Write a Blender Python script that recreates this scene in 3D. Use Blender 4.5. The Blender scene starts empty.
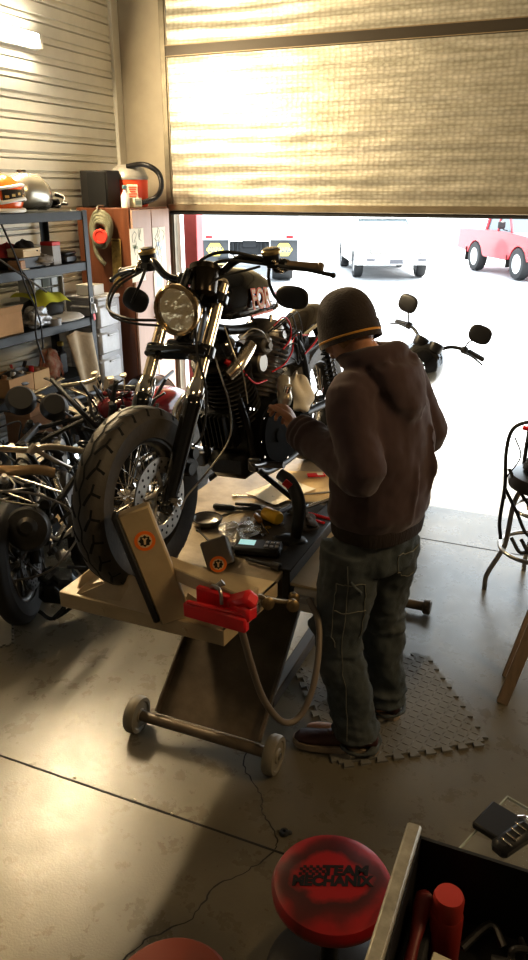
import bpy, bmesh, math, random
from mathutils import Vector, Matrix, Euler, Quaternion
random.seed(7)
SC = bpy.context.scene
COL = SC.collection
R = math.radians
PI = math.pi
V = Vector

# ------------------------------------------------------------------ mesh builder
def frame(d, ref=None):
    d = V(d).normalized()
    ref = V(ref) if ref is not None else (V((0, 0, 1)) if abs(d.z) < .95 else V((0, 1, 0)))
    x = ref.cross(d)
    if x.length < 1e-6:
        x = V((1, 0, 0)).cross(d)
    x.normalize()
    return x, d.cross(x).normalized(), d

def rotm(e):
    return Euler(e).to_matrix() if e is not None else Matrix.Identity(3)

def smooth_path(pts, k=6, closed=False):
    pts = [V(p) for p in pts]
    n = len(pts)
    if n < 3:
        return pts
    out = []
    rng = n if closed else n - 1
    for i in range(rng):
        p1, p2 = pts[i], pts[(i + 1) % n]
        p0 = pts[i - 1] if (closed or i > 0) else p1 * 2 - p2
        p3 = pts[(i + 2) % n] if (closed or i + 2 < n) else p2 * 2 - p1
        for j in range(k):
            t = j / k
            out.append(.5 * ((2 * p1) + (p2 - p0) * t + (2 * p0 - 5 * p1 + 4 * p2 - p3) * t * t + (3 * p1 - p0 - 3 * p2 + p3) * t ** 3))
    if not closed:
        out.append(pts[-1])
    return out

def lerp_list(vals, n):
    if not isinstance(vals, (list, tuple)):
        return [vals] * n
    m = len(vals)
    out = []
    for i in range(n):
        t = i / max(1, n - 1) * (m - 1)
        a = min(int(t), m - 2)
        out.append(vals[a] + (vals[a + 1] - vals[a]) * (t - a))
    return out

class MB:
    base = None
    def __init__(s):
        s.v = []; s.f = []; s.mi = []; s.c = 0; s.T = MB.base
    def add(s, vs, fs):
        o = len(s.v)
        if s.T is not None:
            vs = [s.T @ V(p) for p in vs]
        s.v += [tuple(p) for p in vs]
        s.f += [tuple(i + o for i in f) for f in fs]
        s.mi += [s.c] * len(fs)
        return s
    def mat(s, i):
        s.c = i
        return s
    def box(s, c, size, rot=None, bev=0.0, taper=None):
        h = [a / 2 for a in size]
        b = min(bev, min(h) * .98)
        Rm = rot if isinstance(rot, Matrix) else rotm(rot)
        c = V(c)
        vs = []; ids = {}
        for sx in (-1, 1):
            for sy in (-1, 1):
                for sz in (-1, 1):
                    sg = (sx, sy, sz)
                    for a in range(3 if b > 0 else 1):
                        p = [sg[i] * (h[i] if (i == a or b == 0) else h[i] - b) for i in range(3)]
                        if taper and sz > 0:
                            p[0] *= taper[0]; p[1] *= taper[1]
                        ids[sg + (a,)] = len(vs)
                        vs.append(c + Rm @ V(p))
        g = lambda sg, a: ids[tuple(sg) + ((a,) if b > 0 else (0,))]
        fs = []
        for a in range(3):
            o = [i for i in range(3) if i != a]
            for sg in (-1, 1):
                q = []
                for (p, r) in ((-1, -1), (1, -1), (1, 1), (-1, 1)):
                    k = [0, 0, 0]; k[a] = sg; k[o[0]] = p; k[o[1]] = r
                    q.append(g(k, a))
                fs.append(q)
        if b > 0:
            for e in range(3):
                o = [i for i in range(3) if i != e]
                for p in (-1, 1):
                    for r in (-1, 1):
                        k1 = [0, 0, 0]; k1[e] = -1; k1[o[0]] = p; k1[o[1]] = r
                        k2 = list(k1); k2[e] = 1
                        fs.append([g(k1, o[0]), g(k2, o[0]), g(k2, o[1]), g(k1, o[1])])
            for sx in (-1, 1):
                for sy in (-1, 1):
                    for sz in (-1, 1):
                        fs.append([g((sx, sy, sz), a) for a in range(3)])
        return s.add(vs, fs)
    def loft(s, rings, caps=True, closed=False):
        n = len(rings[0]); vs = [p for r in rings for p in r]; fs = []
        m = len(rings)
        for i in range(m if closed else m - 1):
            a, b = i * n, ((i + 1) % m) * n
            for j in range(n):
                k = (j + 1) % n
                fs.append((a + j, a + k, b + k, b + j))
        if caps and not closed:
            fs.append(tuple(range(n)))
            fs.append(tuple((m - 1) * n + j for j in range(n)))
        return s.add(vs, fs)
    def tube(s, pts, r, n=10, k=6, closed=False, caps=True, flat=1.0, ref=None):
        P = smooth_path(pts, k, closed) if k > 1 and len(pts) > 2 else [V(p) for p in pts]
        if closed:
            rr = lerp_list(r, len(P) + 1)[:-1]
        else:
            rr = lerp_list(r, len(P))
        rings = []
        x = None
        m = len(P)
        for i in range(m):
            if closed:
                d = P[(i + 1) % m] - P[i - 1]
            else:
                d = P[min(i + 1, m - 1)] - P[max(i - 1, 0)]
            if d.length < 1e-9:
                d = V((0, 0, 1))
            d.normalize()
            if x is None:
                x, y, _ = frame(d, ref)
            else:
                x = (x - d * x.dot(d))
                if x.length < 1e-6:
                    x, y, _ = frame(d)
                x.normalize(); y = d.cross(x)
            rings.append([P[i] + (x * math.cos(2 * PI * j / n) + y * math.sin(2 * PI * j / n) * flat) * rr[i] for j in range(n)])
        return s.loft(rings, caps, closed)
    def cyl(s, a, b, r, r2=None, n=20, bev=0):
        a, b = V(a), V(b)
        r2 = r if r2 is None else r2
        if bev:
            L = (b - a).length
            return s.lathe([(0, 0), (r - bev, 0), (r, bev), (r2, L - bev), (r2 - bev, L), (0, L)], a, b - a, n)
        return s.lathe([(0, 0), (r, 0), (r2, (b - a).length), (0, (b - a).length)], a, b - a, n)
    def lathe(s, prof, o, d, n=24, closed=False, ref=None, sx=1, sy=1):
        x, y, d = frame(d, ref)
        o = V(o)
        vs = []; fs = []
        ring = []
        for (r, h) in prof:
            if r < 1e-6:
                ring.append([len(vs)]); vs.append(o + d * h)
            else:
                ring.append(list(range(len(vs), len(vs) + n)))
                vs += [o + d * h + (x * math.cos(2 * PI * j / n) * sx + y * math.sin(2 * PI * j / n) * sy) * r for j in range(n)]
        m = len(prof)
        for i in range(m if closed else m - 1):
            A, B = ring[i], ring[(i + 1) % m]
            if len(A) == 1 and len(B) == 1:
                continue
            for j in range(n):
                k = (j + 1) % n
                if len(A) == 1:
                    fs.append((A[0], B[j], B[k]))
                elif len(B) == 1:
                    fs.append((A[j], A[k], B[0]))
                else:
                    fs.append((A[j], A[k], B[k], B[j]))
        return s.add(vs, fs)
    def torus(s, o, d, Rr, r, n=36, m=10, flat=1.0):
        return s.lathe([(Rr + r * math.cos(2 * PI * i / m), r * flat * math.sin(2 * PI * i / m)) for i in range(m)], o, d, n, True)
    def ell(s, c, rad, rot=None, n=20, m=12, power=1.0):
        Rm = rot if isinstance(rot, Matrix) else rotm(rot)
        c = V(c); vs = []; fs = []
        sg = lambda t, p: math.copysign(abs(t) ** p, t)
        vs.append(c + Rm @ V((0, 0, -rad[2])))
        for i in range(1, m):
            ph = -PI / 2 + PI * i / m
            for j in range(n):
                th = 2 * PI * j / n
                vs.append(c + Rm @ V((rad[0] * sg(math.cos(ph), power) * sg(math.cos(th), power), rad[1] * sg(math.cos(ph), power) * sg(math.sin(th), power), rad[2] * sg(math.sin(ph), power))))
        vs.append(c + Rm @ V((0, 0, rad[2])))
        for j in range(n):
            k = (j + 1) % n
            fs.append((0, 1 + k, 1 + j))
            for i in range(m - 2):
                a = 1 + i * n
                fs.append((a + j, a + k, a + n + k, a + n + j))
            a = 1 + (m - 2) * n
            fs.append((a + j, a + k, len(vs) - 1))
        return s.add(vs, fs)
    def prism(s, poly, o, ux, uy, th, hole=None):
        """poly in (a,b) on plane o + a*ux + b*uy, extruded th along ux x uy"""
        o, ux, uy = V(o), V(ux).normalized(), V(uy).normalized()
        nz = ux.cross(uy).normalized()
        n = len(poly)
        vs = [o + ux * a + uy * b for a, b in poly] + [o + ux * a + uy * b + nz * th for a, b in poly]
        fs = [(i, (i + 1) % n, n + (i + 1) % n, n + i) for i in range(n)] + [tuple(range(n)), tuple(range(n, 2 * n))]
        return s.add(vs, fs)
    def grid(s, fn, nu, nv, closed_u=False):
        vs = [fn(i / (nu if closed_u else nu - 1), j / (nv - 1)) for j in range(nv) for i in range(nu)]
        fs = []
        for j in range(nv - 1):
            for i in range(nu if closed_u else nu - 1):
                a = j * nu + i; b = j * nu + (i + 1) % nu
                fs.append((a, b, b + nu, a + nu))
        return s.add(vs, fs)
    def merge(s, o):
        return s.add(o.v, o.f)
    def mesh(s, name, mats, sharp=38, recalc=True):
        me = bpy.data.meshes.new(name)
        me.from_pydata(s.v, [], s.f)
        mats = mats if isinstance(mats, (list, tuple)) else [mats]
        for m in mats:
            me.materials.append(m)
        me.polygons.foreach_set('material_index', [min(i, len(mats) - 1) for i in s.mi])
        if recalc:
            bm = bmesh.new(); bm.from_mesh(me)
            bmesh.ops.recalc_face_normals(bm, faces=bm.faces)
            bm.to_mesh(me); bm.free()
        me.polygons.foreach_set('use_smooth', [True] * len(me.polygons))
        me.set_sharp_from_angle(angle=R(sharp))
        me.update()
        return me

def obj(name, mb, mats, parent=None, label=None, sharp=38, loc=None, rot=None):
    me = mb if isinstance(mb, bpy.types.Mesh) else mb.mesh(name, mats, sharp)
    o = bpy.data.objects.new(name, me)
    COL.objects.link(o)
    if parent is not None:
        o.parent = parent
    if label:
        o['label'] = label
    if loc is not None:
        o.location = loc
    if rot is not None:
        o.rotation_euler = rot
    return o

def thing(name, label, cat, loc=(0, 0, 0), rot=(0, 0, 0), group=None):
    o = bpy.data.objects.new(name, None)
    COL.objects.link(o)
    o.empty_display_size = .1
    o.location = loc; o.rotation_euler = rot
    o['label'] = label; o['category'] = cat
    if group:
        o['group'] = group
    return o

def tag(o, label, cat, group=None):
    o['label'] = label; o['category'] = cat
    if group:
        o['group'] = group
    return o

def struct(name, mb, mats, sharp=30):
    o = obj(name, mb, mats, sharp=sharp)
    o['kind'] = 'structure'
    return o

def text_mesh(body, size, ext=.0008, sx=1.0, bold=0.0, shear=0):
    cu = bpy.data.curves.new('lettering', 'FONT')
    cu.body = body; cu.size = size; cu.extrude = ext; cu.offset = bold
    cu.align_x = 'CENTER'; cu.align_y = 'CENTER'; cu.shear = shear
    t = bpy.data.objects.new('lettering', cu)
    COL.objects.link(t)
    dg = bpy.context.evaluated_depsgraph_get()
    me = bpy.data.meshes.new_from_object(t.evaluated_get(dg))
    vs = [V((v.co.x * sx, v.co.y, v.co.z)) for v in me.vertices]
    fs = [tuple(p.vertices) for p in me.polygons]
    bpy.data.objects.remove(t); bpy.data.curves.remove(cu); bpy.data.meshes.remove(me)
    return vs, fs

def add_text(mb, body, size, o, ux, uy, ext=.0008, sx=1.0, bold=0.0, shear=0):
    vs, fs = text_mesh(body, size, ext, sx, bold, shear)
    ux, uy = V(ux).normalized(), V(uy).normalized()
    nz = ux.cross(uy)
    mb.add([V(o) + ux * p.x + uy * p.y + nz * p.z for p in vs], fs)
    return mb

def remesh(mb, vox, smooth=4, name='skin', mats=None, disp=None):
    me = mb.mesh('tmp', [], recalc=True)
    o = bpy.data.objects.new('tmp', me); COL.objects.link(o)
    m = o.modifiers.new('r', 'REMESH'); m.mode = 'VOXEL'; m.voxel_size = vox
    if smooth:
        m = o.modifiers.new('s', 'SMOOTH'); m.iterations = smooth; m.factor = .5
    if disp:
        for (sc, st) in disp:
            t = bpy.data.textures.new('fold', 'CLOUDS'); t.noise_scale = sc; t.noise_depth = 2
            m = o.modifiers.new('d', 'DISPLACE'); m.texture = t; m.strength = st; m.texture_coords = 'GLOBAL'; m.mid_level = .5
    dg = bpy.context.evaluated_depsgraph_get(); dg.update()
    out = bpy.data.meshes.new_from_object(o.evaluated_get(dg))
    out.name = name
    bpy.data.objects.remove(o)
    out.materials.clear()
    for mt in (mats if isinstance(mats, (list, tuple)) else [mats]):
        out.materials.append(mt)
    out.polygons.foreach_set('use_smooth', [True] * len(out.polygons))
    out.update()
    return out

def copy_tree(o, parent=None):
    c = o.copy(); COL.objects.link(c)
    if parent is not None:
        c.parent = parent
    for ch in list(o.children):
        copy_tree(ch, c)
    return c

# ------------------------------------------------------------------ materials
_M = {}
def mat(name, col, rough=.5, metal=0.0, var=0.0, vscale=6.0, bump=0.0, bscale=40.0, coat=0.0, spec=.5, col2=None, emit=None, es=0.0, alpha=None, trans=0.0, ior=1.45, stretch=None, rvar=0.0, sheen=0.0):
    if name in _M:
        return _M[name]
    m = bpy.data.materials.new(name); m.use_nodes = True
    nt = m.node_tree; b = nt.nodes['Principled BSDF']
    c4 = lambda c: (c[0], c[1], c[2], 1)
    b.inputs['Base Color'].default_value = c4(col)
    b.inputs['Roughness'].default_value = rough
    b.inputs['Metallic'].default_value = metal
    b.inputs['Specular IOR Level'].default_value = spec
    b.inputs['Coat Weight'].default_value = coat
    b.inputs['Coat Roughness'].default_value = .08
    b.inputs['Transmission Weight'].default_value = trans
    b.inputs['IOR'].default_value = ior
    if sheen:
        b.inputs['Sheen Weight'].default_value = sheen
    if alpha is not None:
        b.inputs['Alpha'].default_value = alpha
    if emit:
        b.inputs['Emission Color'].default_value = c4(emit); b.inputs['Emission Strength'].default_value = es
    if var or bump or col2 or rvar:
        tc = nt.nodes.new('ShaderNodeTexCoord')
        src = tc.outputs['Object']
        if stretch:
            mp = nt.nodes.new('ShaderNodeMapping'); mp.inputs['Scale'].default_value = stretch
            nt.links.new(src, mp.inputs['Vector']); src = mp.outputs['Vector']
    if var or col2 or rvar:
        n = nt.nodes.new('ShaderNodeTexNoise'); n.inputs['Scale'].default_value = vscale; n.inputs['Detail'].default_value = 6
        n.inputs['Roughness'].default_value = .6
        nt.links.new(src, n.inputs['Vector'])
        rp = nt.nodes.new('ShaderNodeValToRGB')
        rp.color_ramp.elements[0].position = .32; rp.color_ramp.elements[1].position = .68
        c2 = col2 if col2 else tuple(min(1, x * (1 + var)) for x in col)
        c1 = col if col2 else tuple(x * (1 - var) for x in col)
        rp.color_ramp.elements[0].color = c4(c1); rp.color_ramp.elements[1].color = c4(c2)
        nt.links.new(n.outputs['Fac'], rp.inputs['Fac'])
        if var or col2:
            nt.links.new(rp.outputs['Color'], b.inputs['Base Color'])
        if rvar:
            mr = nt.nodes.new('ShaderNodeMapRange')
            mr.inputs['To Min'].default_value = max(.02, rough - rvar); mr.inputs['To Max'].default_value = min(1, rough + rvar)
            mr.inputs['From Min'].default_value = .3; mr.inputs['From Max'].default_value = .7
            nt.links.new(n.outputs['Fac'], mr.inputs['Value']); nt.links.new(mr.outputs['Result'], b.inputs['Roughness'])
    if bump:
        n2 = nt.nodes.new('ShaderNodeTexNoise'); n2.inputs['Scale'].default_value = bscale; n2.inputs['Detail'].default_value = 4
        nt.links.new(src, n2.inputs['Vector'])
        bp = nt.nodes.new('ShaderNodeBump'); bp.inputs['Strength'].default_value = bump; bp.inputs['Distance'].default_value = .01
        nt.links.new(n2.outputs['Fac'], bp.inputs['Height']); nt.links.new(bp.outputs['Normal'], b.inputs['Normal'])
    _M[name] = m
    return m

def N(nt, kind, **kw):
    n = nt.nodes.new(kind)
    for k, v in kw.items():
        if k.startswith('i_'):
            n.inputs[k[2:].replace('_', ' ')].default_value = v
        else:
            setattr(n, k, v)
    return n

chrome = mat('chrome', (.75, .72, .68), .12, 1.0, rvar=.06, vscale=9)
warmchrome = mat('warm_polished_steel', (.72, .62, .48), .22, 1.0, rvar=.08, vscale=12)
steel = mat('worn_steel', (.42, .40, .37), .38, 1.0, var=.25, vscale=14)
darksteel = mat('dark_oily_steel', (.10, .095, .09), .35, .9, var=.35, vscale=18, bump=.1)
alloy = mat('cast_alloy', (.40, .38, .35), .42, .9, var=.2, vscale=20, bump=.12, bscale=60)
blackgloss = mat('black_gloss_paint', (.008, .008, .009), .12, 0, coat=.8)
blackmetal = mat('black_powder_coat', (.012, .012, .012), .34, .2, bump=.05, bscale=90)
blackplastic = mat('black_plastic', (.014, .013, .013), .42, 0, bump=.04, bscale=120)
blackrubber = mat('black_rubber', (.017, .016, .015), .62, 0, bump=.06, bscale=80)
tyre = mat('tyre_rubber', (.050, .042, .032), .55, 0, var=.35, vscale=10, bump=.12, bscale=70)
groove = mat('tyre_groove', (.004, .004, .004), .9)
redplastic = mat('red_plastic', (.62, .015, .02), .35, 0, var=.15, vscale=10, coat=.2)
redwire = mat('red_wire', (.55, .01, .015), .4)
glassamber = mat('headlamp_glass', (.9, .84, .70), .02, 0, alpha=.22, coat=.5)
reflector = mat('lamp_reflector', (.85, .70, .45), .10, 1.0, bump=.35, bscale=26)
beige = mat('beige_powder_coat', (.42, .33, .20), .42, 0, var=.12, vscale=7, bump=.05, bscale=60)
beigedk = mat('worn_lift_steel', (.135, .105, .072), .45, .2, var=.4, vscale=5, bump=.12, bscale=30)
orange = mat('orange_decal', (.85, .20, .02), .4)
white = mat('white_paint', (.75, .74, .70), .5, var=.05)
cream = mat('cream_paint', (.62, .58, .50), .5, var=.06)
yellow = mat('yellow_plastic', (.80, .48, .03), .35, var=.08)
screen = mat('lcd_screen', (.3, .5, .52), .2, emit=(.45, .75, .8), es=.55)
wood = mat('raw_wood', (.30, .17, .085), .6, var=.3, vscale=5, stretch=(1, 1, 12), bump=.1)
cardboard = mat('cardboard', (.42, .26, .13), .8, var=.12, vscale=5)
paper = mat('paper', (.75, .70, .58), .8, var=.06)
greyplastic = mat('grey_plastic', (.30, .30, .31), .45, var=.08)
milky = mat('milky_plastic', (.62, .64, .68), .35, var=.1, vscale=12, trans=.15)
# ------------------------------------------------------------------ setting
YD, XL, XR, YB, ZC = 6.0, -3.88, 3.2, -2.6, 4.3

def mat_concrete():
    m = bpy.data.materials.new('polished_concrete'); m.use_nodes = True
    nt = m.node_tree; b = nt.nodes['Principled BSDF']; L = nt.links
    tc = N(nt, 'ShaderNodeTexCoord')
    n1 = N(nt, 'ShaderNodeTexNoise', i_Scale=1.1, i_Detail=8.0, i_Roughness=.62)
    n2 = N(nt, 'ShaderNodeTexNoise', i_Scale=9.0, i_Detail=8.0, i_Roughness=.7)
    n3 = N(nt, 'ShaderNodeTexNoise', i_Scale=140.0, i_Detail=3.0)
    for n in (n1, n2, n3):
        L.new(tc.outputs['Object'], n.inputs['Vector'])
    r1 = N(nt, 'ShaderNodeValToRGB')
    r1.color_ramp.elements[0].position = .35; r1.color_ramp.elements[0].color = (.100, .087, .062, 1)
    r1.color_ramp.elements[1].position = .68; r1.color_ramp.elements[1].color = (.185, .163, .118, 1)
    L.new(n1.outputs['Fac'], r1.inputs['Fac'])
    mx = N(nt, 'ShaderNodeMix', data_type='RGBA', blend_type='MULTIPLY')
    mx.inputs['Factor'].default_value = .15
    r2 = N(nt, 'ShaderNodeValToRGB')
    r2.color_ramp.elements[0].position = .3; r2.color_ramp.elements[0].color = (.82, .81, .80, 1)
    r2.color_ramp.elements[1].position = .65; r2.color_ramp.elements[1].color = (1.05, 1.05, 1.05, 1)
    L.new(n2.outputs['Fac'], r2.inputs['Fac'])
    L.new(r1.outputs['Color'], mx.inputs[6]); L.new(r2.outputs['Color'], mx.inputs[7])
    L.new(mx.outputs[2], b.inputs['Base Color'])
    mr = N(nt, 'ShaderNodeMapRange'); mr.inputs['From Min'].default_value = .3; mr.inputs['From Max'].default_value = .7
    mr.inputs['To Min'].default_value = .24; mr.inputs['To Max'].default_value = .34
    L.new(n2.outputs['Fac'], mr.inputs['Value']); L.new(mr.outputs['Result'], b.inputs['Roughness'])
    bp = N(nt, 'ShaderNodeBump'); bp.inputs['Strength'].default_value = .18; bp.inputs['Distance'].default_value = .003
    L.new(n3.outputs['Fac'], bp.inputs['Height']); L.new(bp.outputs['Normal'], b.inputs['Normal'])
    return m
concrete = mat_concrete()
jointm = mat('joint_dirt', (.012, .011, .010), .9)
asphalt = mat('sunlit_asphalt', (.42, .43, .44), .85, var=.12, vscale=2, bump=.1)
wallpaint = mat('cream_corrugated_steel', (.70, .69, .63), .45, .05, var=.10, vscale=2.5)
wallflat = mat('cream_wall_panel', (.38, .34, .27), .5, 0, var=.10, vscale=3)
ceilm = mat('ceiling_paint', (.13, .12, .10), .8)
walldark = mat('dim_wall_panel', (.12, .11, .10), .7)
darktrim = mat('dark_trim', (.035, .032, .028), .5, .3)

fl = MB()
fl.box((0, (YB + YD) / 2, -.05), (XR - XL + .4, YD - YB + .0, .1))
fl.mat(1)
for yj in (1.785, 4.425):
    fl.box(((XL + XR) / 2, yj, .0004), (XR - XL, .008, .0012))
fl.box((1.6, (YB + YD) / 2, .0004), (.008, YD - YB, .0012))
# cracks: thin wandering ribbons in the slab
def crack(pts, w=.005):
    P = smooth_path([(x, y, .0007) for x, y in pts], 7)
    for i in range(len(P) - 1):
        a, b = P[i], P[i + 1]
        a = a + V((random.uniform(-.006, .006), random.uniform(-.006, .006), 0)) if i else a
        P[i] = a
    for i in range(len(P) - 1):
        d = (P[i + 1] - P[i]); nrm = V((-d.y, d.x, 0)).normalized() * w * random.uniform(.3, .6)
        fl.add([P[i] - nrm, P[i] + nrm, P[i + 1] + nrm, P[i + 1] - nrm], [(0, 1, 2, 3)])
crack([(-1.02, 2.25), (-.97, 2.10), (-.86, 2.0), (-.82, 1.92), (-.74, 1.85), (-.72, 1.79)])
crack([(-.72, 1.78), (-.76, 1.69), (-.84, 1.58), (-.86, 1.45), (-.95, 1.33), (-1.0, 1.2)])
struct('floor', fl, [concrete, jointm])
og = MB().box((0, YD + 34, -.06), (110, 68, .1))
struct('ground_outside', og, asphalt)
struct('ceiling', MB().box(((XL + XR) / 2, (YB + YD) / 2, ZC + .05), (XR - XL + .4, YD - YB + .4, .1)), ceilm)

# left wall: horizontal steel panels with raised flat pans and narrow recesses
lw = MB()
z = 0.0; zs = []
while z < ZC + .05:
    for dz, dx in ((0, .0), (.007, .020), (.030, .020), (.034, .008), (.047, .008), (.052, .020), (.121, .020), (.127, 0)):
        zs.append((z + dz, dx))
    z += .128
yend = YD - .10
for i in range(len(zs) - 1):
    (z0, d0), (z1, d1) = zs[i], zs[i + 1]
    lw.add([(XL + d0, YB, z0), (XL + d0, yend, z0), (XL + d1, yend, z1), (XL + d1, YB, z1)], [(0, 1, 2, 3)])
lw.box((XL - .04, (YB + YD) / 2, ZC / 2), (.06, YD - YB + .2, ZC))
lw.box((XL + .02, YD - .05, ZC / 2), (.06, .10, ZC), bev=.004)
struct('wall_left', lw, wallpaint)
struct('wall_right', MB().box((XR + .05, (YB + YD) / 2, ZC / 2), (.1, YD - YB, ZC)), walldark)
struct('wall_back', MB().box(((XL + XR) / 2, YB - .05, ZC / 2), (XR - XL + .2, .1, ZC)), walldark)
# front wall around the roller opening
DX0, DX1, DTOP = -3.42, 2.7, 3.75
fw_ = MB()
fw_.box(((XL + DX0) / 2 - .0, YD + .08, ZC / 2), (DX0 - XL, .16, ZC))
fw_.box(((DX1 + XR) / 2, YD + .08, ZC / 2), (XR - DX1, .16, ZC))
fw_.box(((DX0 + DX1) / 2, YD + .08, (DTOP + ZC) / 2), (DX1 - DX0, .16, ZC - DTOP))
struct('wall_front', fw_, wallflat)
tr = MB()
tr.box((DX0 + .005, YD - .012, DTOP / 2), (.05, .045, DTOP), bev=.004)
tr.box((DX0 + .035, YD + .0, DTOP / 2), (.015, .05, DTOP))
struct('trim_1', tr, mat('galvanised_track', (.20, .18, .14), .45, .6, var=.25, vscale=6))
post = MB().box((-3.335, YD + .24, 1.2), (.13, .12, 2.4), bev=.005)
struct('trim_2', post, mat('pink_red_post', (.42, .10, .11), .6, var=.1))

def mat_foil():
    m = bpy.data.materials.new('foil_bubble_insulation'); m.use_nodes = True
    nt = m.node_tree; b = nt.nodes['Principled BSDF']; L = nt.links
    b.inputs['Metallic'].default_value = .55; b.inputs['Roughness'].default_value = .46
    tc = N(nt, 'ShaderNodeTexCoord')
    mp = N(nt, 'ShaderNodeMapping'); mp.inputs['Scale'].default_value = (.55, 1, 9)
    L.new(tc.outputs['Object'], mp.inputs['Vector'])
    n1 = N(nt, 'ShaderNodeTexNoise', i_Scale=2.6, i_Detail=7.0, i_Roughness=.62); L.new(mp.outputs['Vector'], n1.inputs['Vector'])
    mp2 = N(nt, 'ShaderNodeMapping'); mp2.inputs['Scale'].default_value = (24, 1, 38)
    L.new(tc.outputs['Object'], mp2.inputs['Vector'])
    vo = N(nt, 'ShaderNodeTexVoronoi', i_Scale=1.0); vo.inputs['Randomness'].default_value = .35
    L.new(mp2.outputs['Vector'], vo.inputs['Vector'])
    rp = N(nt, 'ShaderNodeValToRGB')
    rp.color_ramp.elements[0].position = .28; rp.color_ramp.elements[0].color = (.33, .32, .26, 1)
    rp.color_ramp.elements[1].position = .72; rp.color_ramp.elements[1].color = (.60, .58, .53, 1)
    L.new(n1.outputs['Fac'], rp.inputs['Fac'])
    mx = N(nt, 'ShaderNodeMix', data_type='RGBA', blend_type='MULTIPLY'); mx.inputs['Factor'].default_value = .5
    r2 = N(nt, 'ShaderNodeValToRGB')
    r2.color_ramp.elements[0].position = .2; r2.color_ramp.elements[0].color = (1.15, 1.15, 1.15, 1)
    r2.color_ramp.elements[1].position = .6; r2.color_ramp.elements[1].color = (.62, .6, .55, 1)
    L.new(vo.outputs['Distance'], r2.inputs['Fac'])
    L.new(rp.outputs['Color'], mx.inputs[6]); L.new(r2.outputs['Color'], mx.inputs[7])
    L.new(mx.outputs[2], b.inputs['Base Color'])
    ad = N(nt, 'ShaderNodeMath', operation='MULTIPLY_ADD'); ad.inputs[1].default_value = .35
    L.new(vo.outputs['Distance'], ad.inputs[0]); L.new(n1.outputs['Fac'], ad.inputs[2])
    bp = N(nt, 'ShaderNodeBump'); bp.inputs['Strength'].default_value = .22; bp.inputs['Distance'].default_value = .02
    L.new(ad.outputs[0], bp.inputs['Height']); L.new(bp.outputs['Normal'], b.inputs['Normal'])
    return m
foil = mat_foil()
DB = 1.935
door = bpy.data.objects.new('door_1', None); COL.objects.link(door); door['kind'] = 'structure'
door.location = (0, YD - .02, DB)
secs = [(.0, 1.155), (1.22, 1.9)]
def foil_panel(z0, z1):
    W0, W1 = DX0 + .05, DX1
    nx, nz = 90, 46
    def fn(u, v):
        x = W0 + (W1 - W0) * u; zz = z0 + (z1 - z0) * v
        d = .0035 * math.sin(zz * 58 + .9 * math.sin(x * 1.7) + .5 * math.sin(x * 4.1 + zz * 9)) + .003 * math.sin(x * 2.3 + zz * 21)
        d += .0015 * math.sin(x * 13 + 2 * math.sin(zz * 17))
        return (x, -.012 - d, zz)
    mb = MB().grid(fn, nx, nz)
    mb.box(((W0 + W1) / 2, .015, (z0 + z1) / 2), (W1 - W0, .02, z1 - z0))
    return mb
for k, (z0, z1) in enumerate(secs):
    obj('door_panel', foil_panel(z0, z1), foil, door, label='foil insulated roller door panel')
seam = MB()
seam.box(((DX0 + DX1) / 2, -.022, 1.188), (DX1 - DX0 - .08, .03, .085), bev=.006)
seam.mat(1)
seam.box(((DX0 + DX1) / 2, -.034, 1.226), (DX1 - DX0 - .08, .012, .008))
seam.box(((DX0 + DX1) / 2, -.034, 1.150), (DX1 - DX0 - .08, .012, .006))
obj('seam_rail', seam, [mat('brown_seam', (.05, .04, .028), .5, .2), mat('tan_rail', (.25, .20, .13), .5, .3)], door, label='dark seam rail between the foil panels')
bs = MB()
bs.box(((DX0 + DX1) / 2, -.03, .02), (DX1 - DX0 - .04, .05, .055), bev=.005)
bs.mat(1)
bs.box(((DX0 + DX1) / 2, -.022, -.022), (DX1 - DX0 - .04, .035, .028), bev=.008)
obj('bottom_rail', bs, [mat('aluminium_rail', (.34, .29, .21), .4, .8, var=.2, vscale=4, stretch=(1, 1, 1)), blackrubber], door, label='worn metal bottom rail with black rubber seal')

# wall strip light
tl = thing('strip_light', 'glowing fluorescent strip light high on the left corrugated wall', 'light', (XL + .09, 4.26, 3.06))
obj('housing', MB().box((-.03, 0, 0), (.05, 1.30, .10), bev=.008), white, tl)
tubem = mat('fluorescent_tube', (1, 1, 1), .3, emit=(1.0, .90, .70), es=75)
for dz in (-.028, .028):
    obj('lamp_tube', MB().cyl((.012, -.61, dz), (.012, .61, dz), .016, n=14), tubem, tl)
for sy in (-1, 1):
    obj('end_cap', MB().box((.005, sy * .635, 0), (.045, .04, .095), bev=.006), white, tl)
# ------------------------------------------------------------------ motorcycle lift
ZT = .75
LX0, LX1 = -1.60, -.92
lift = thing('motorcycle_lift', 'beige steel motorcycle lift table raised under the black motorcycle', 'lift table', (-1.26, 2.13, 0))
def LO(p):
    return (p[0] + 1.26, p[1] - 2.13, p[2])
dk = MB(); dk.T = Matrix.Translation((1.26, -2.13, 0))
dk.box(((LX0 + LX1) / 2, 3.22, ZT - .012), (LX1 - LX0, 1.96, .024), bev=.003)
dk.box((LX0 + .012, 3.22, ZT - .045), (.022, 1.96, .085), bev=.003)
for yy in (2.5, 3.1, 3.7):
    dk.box(((LX0 + LX1) / 2, yy, ZT - .05), (LX1 - LX0 - .05, .05, .05), bev=.004)
obj('deck', dk, mat('lift_deck', (.30, .24, .16), .42, .1, var=.4, vscale=5, bump=.1, bscale=40), lift, label='scuffed tan deck of the lift')
sk = MB(); sk.T = dk.T
sk.box((LX1 + .012, 2.78, ZT - .055), (.03, .86, .125), bev=.004)
sk.box((LX1 - .01, 2.78, ZT + .006), (.085, .86, .010), bev=.003)
dm = MB(); dm.T = dk.T
dm.box((-1.07, 2.70, ZT + .0004), (.25, .62, .0012))
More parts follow.
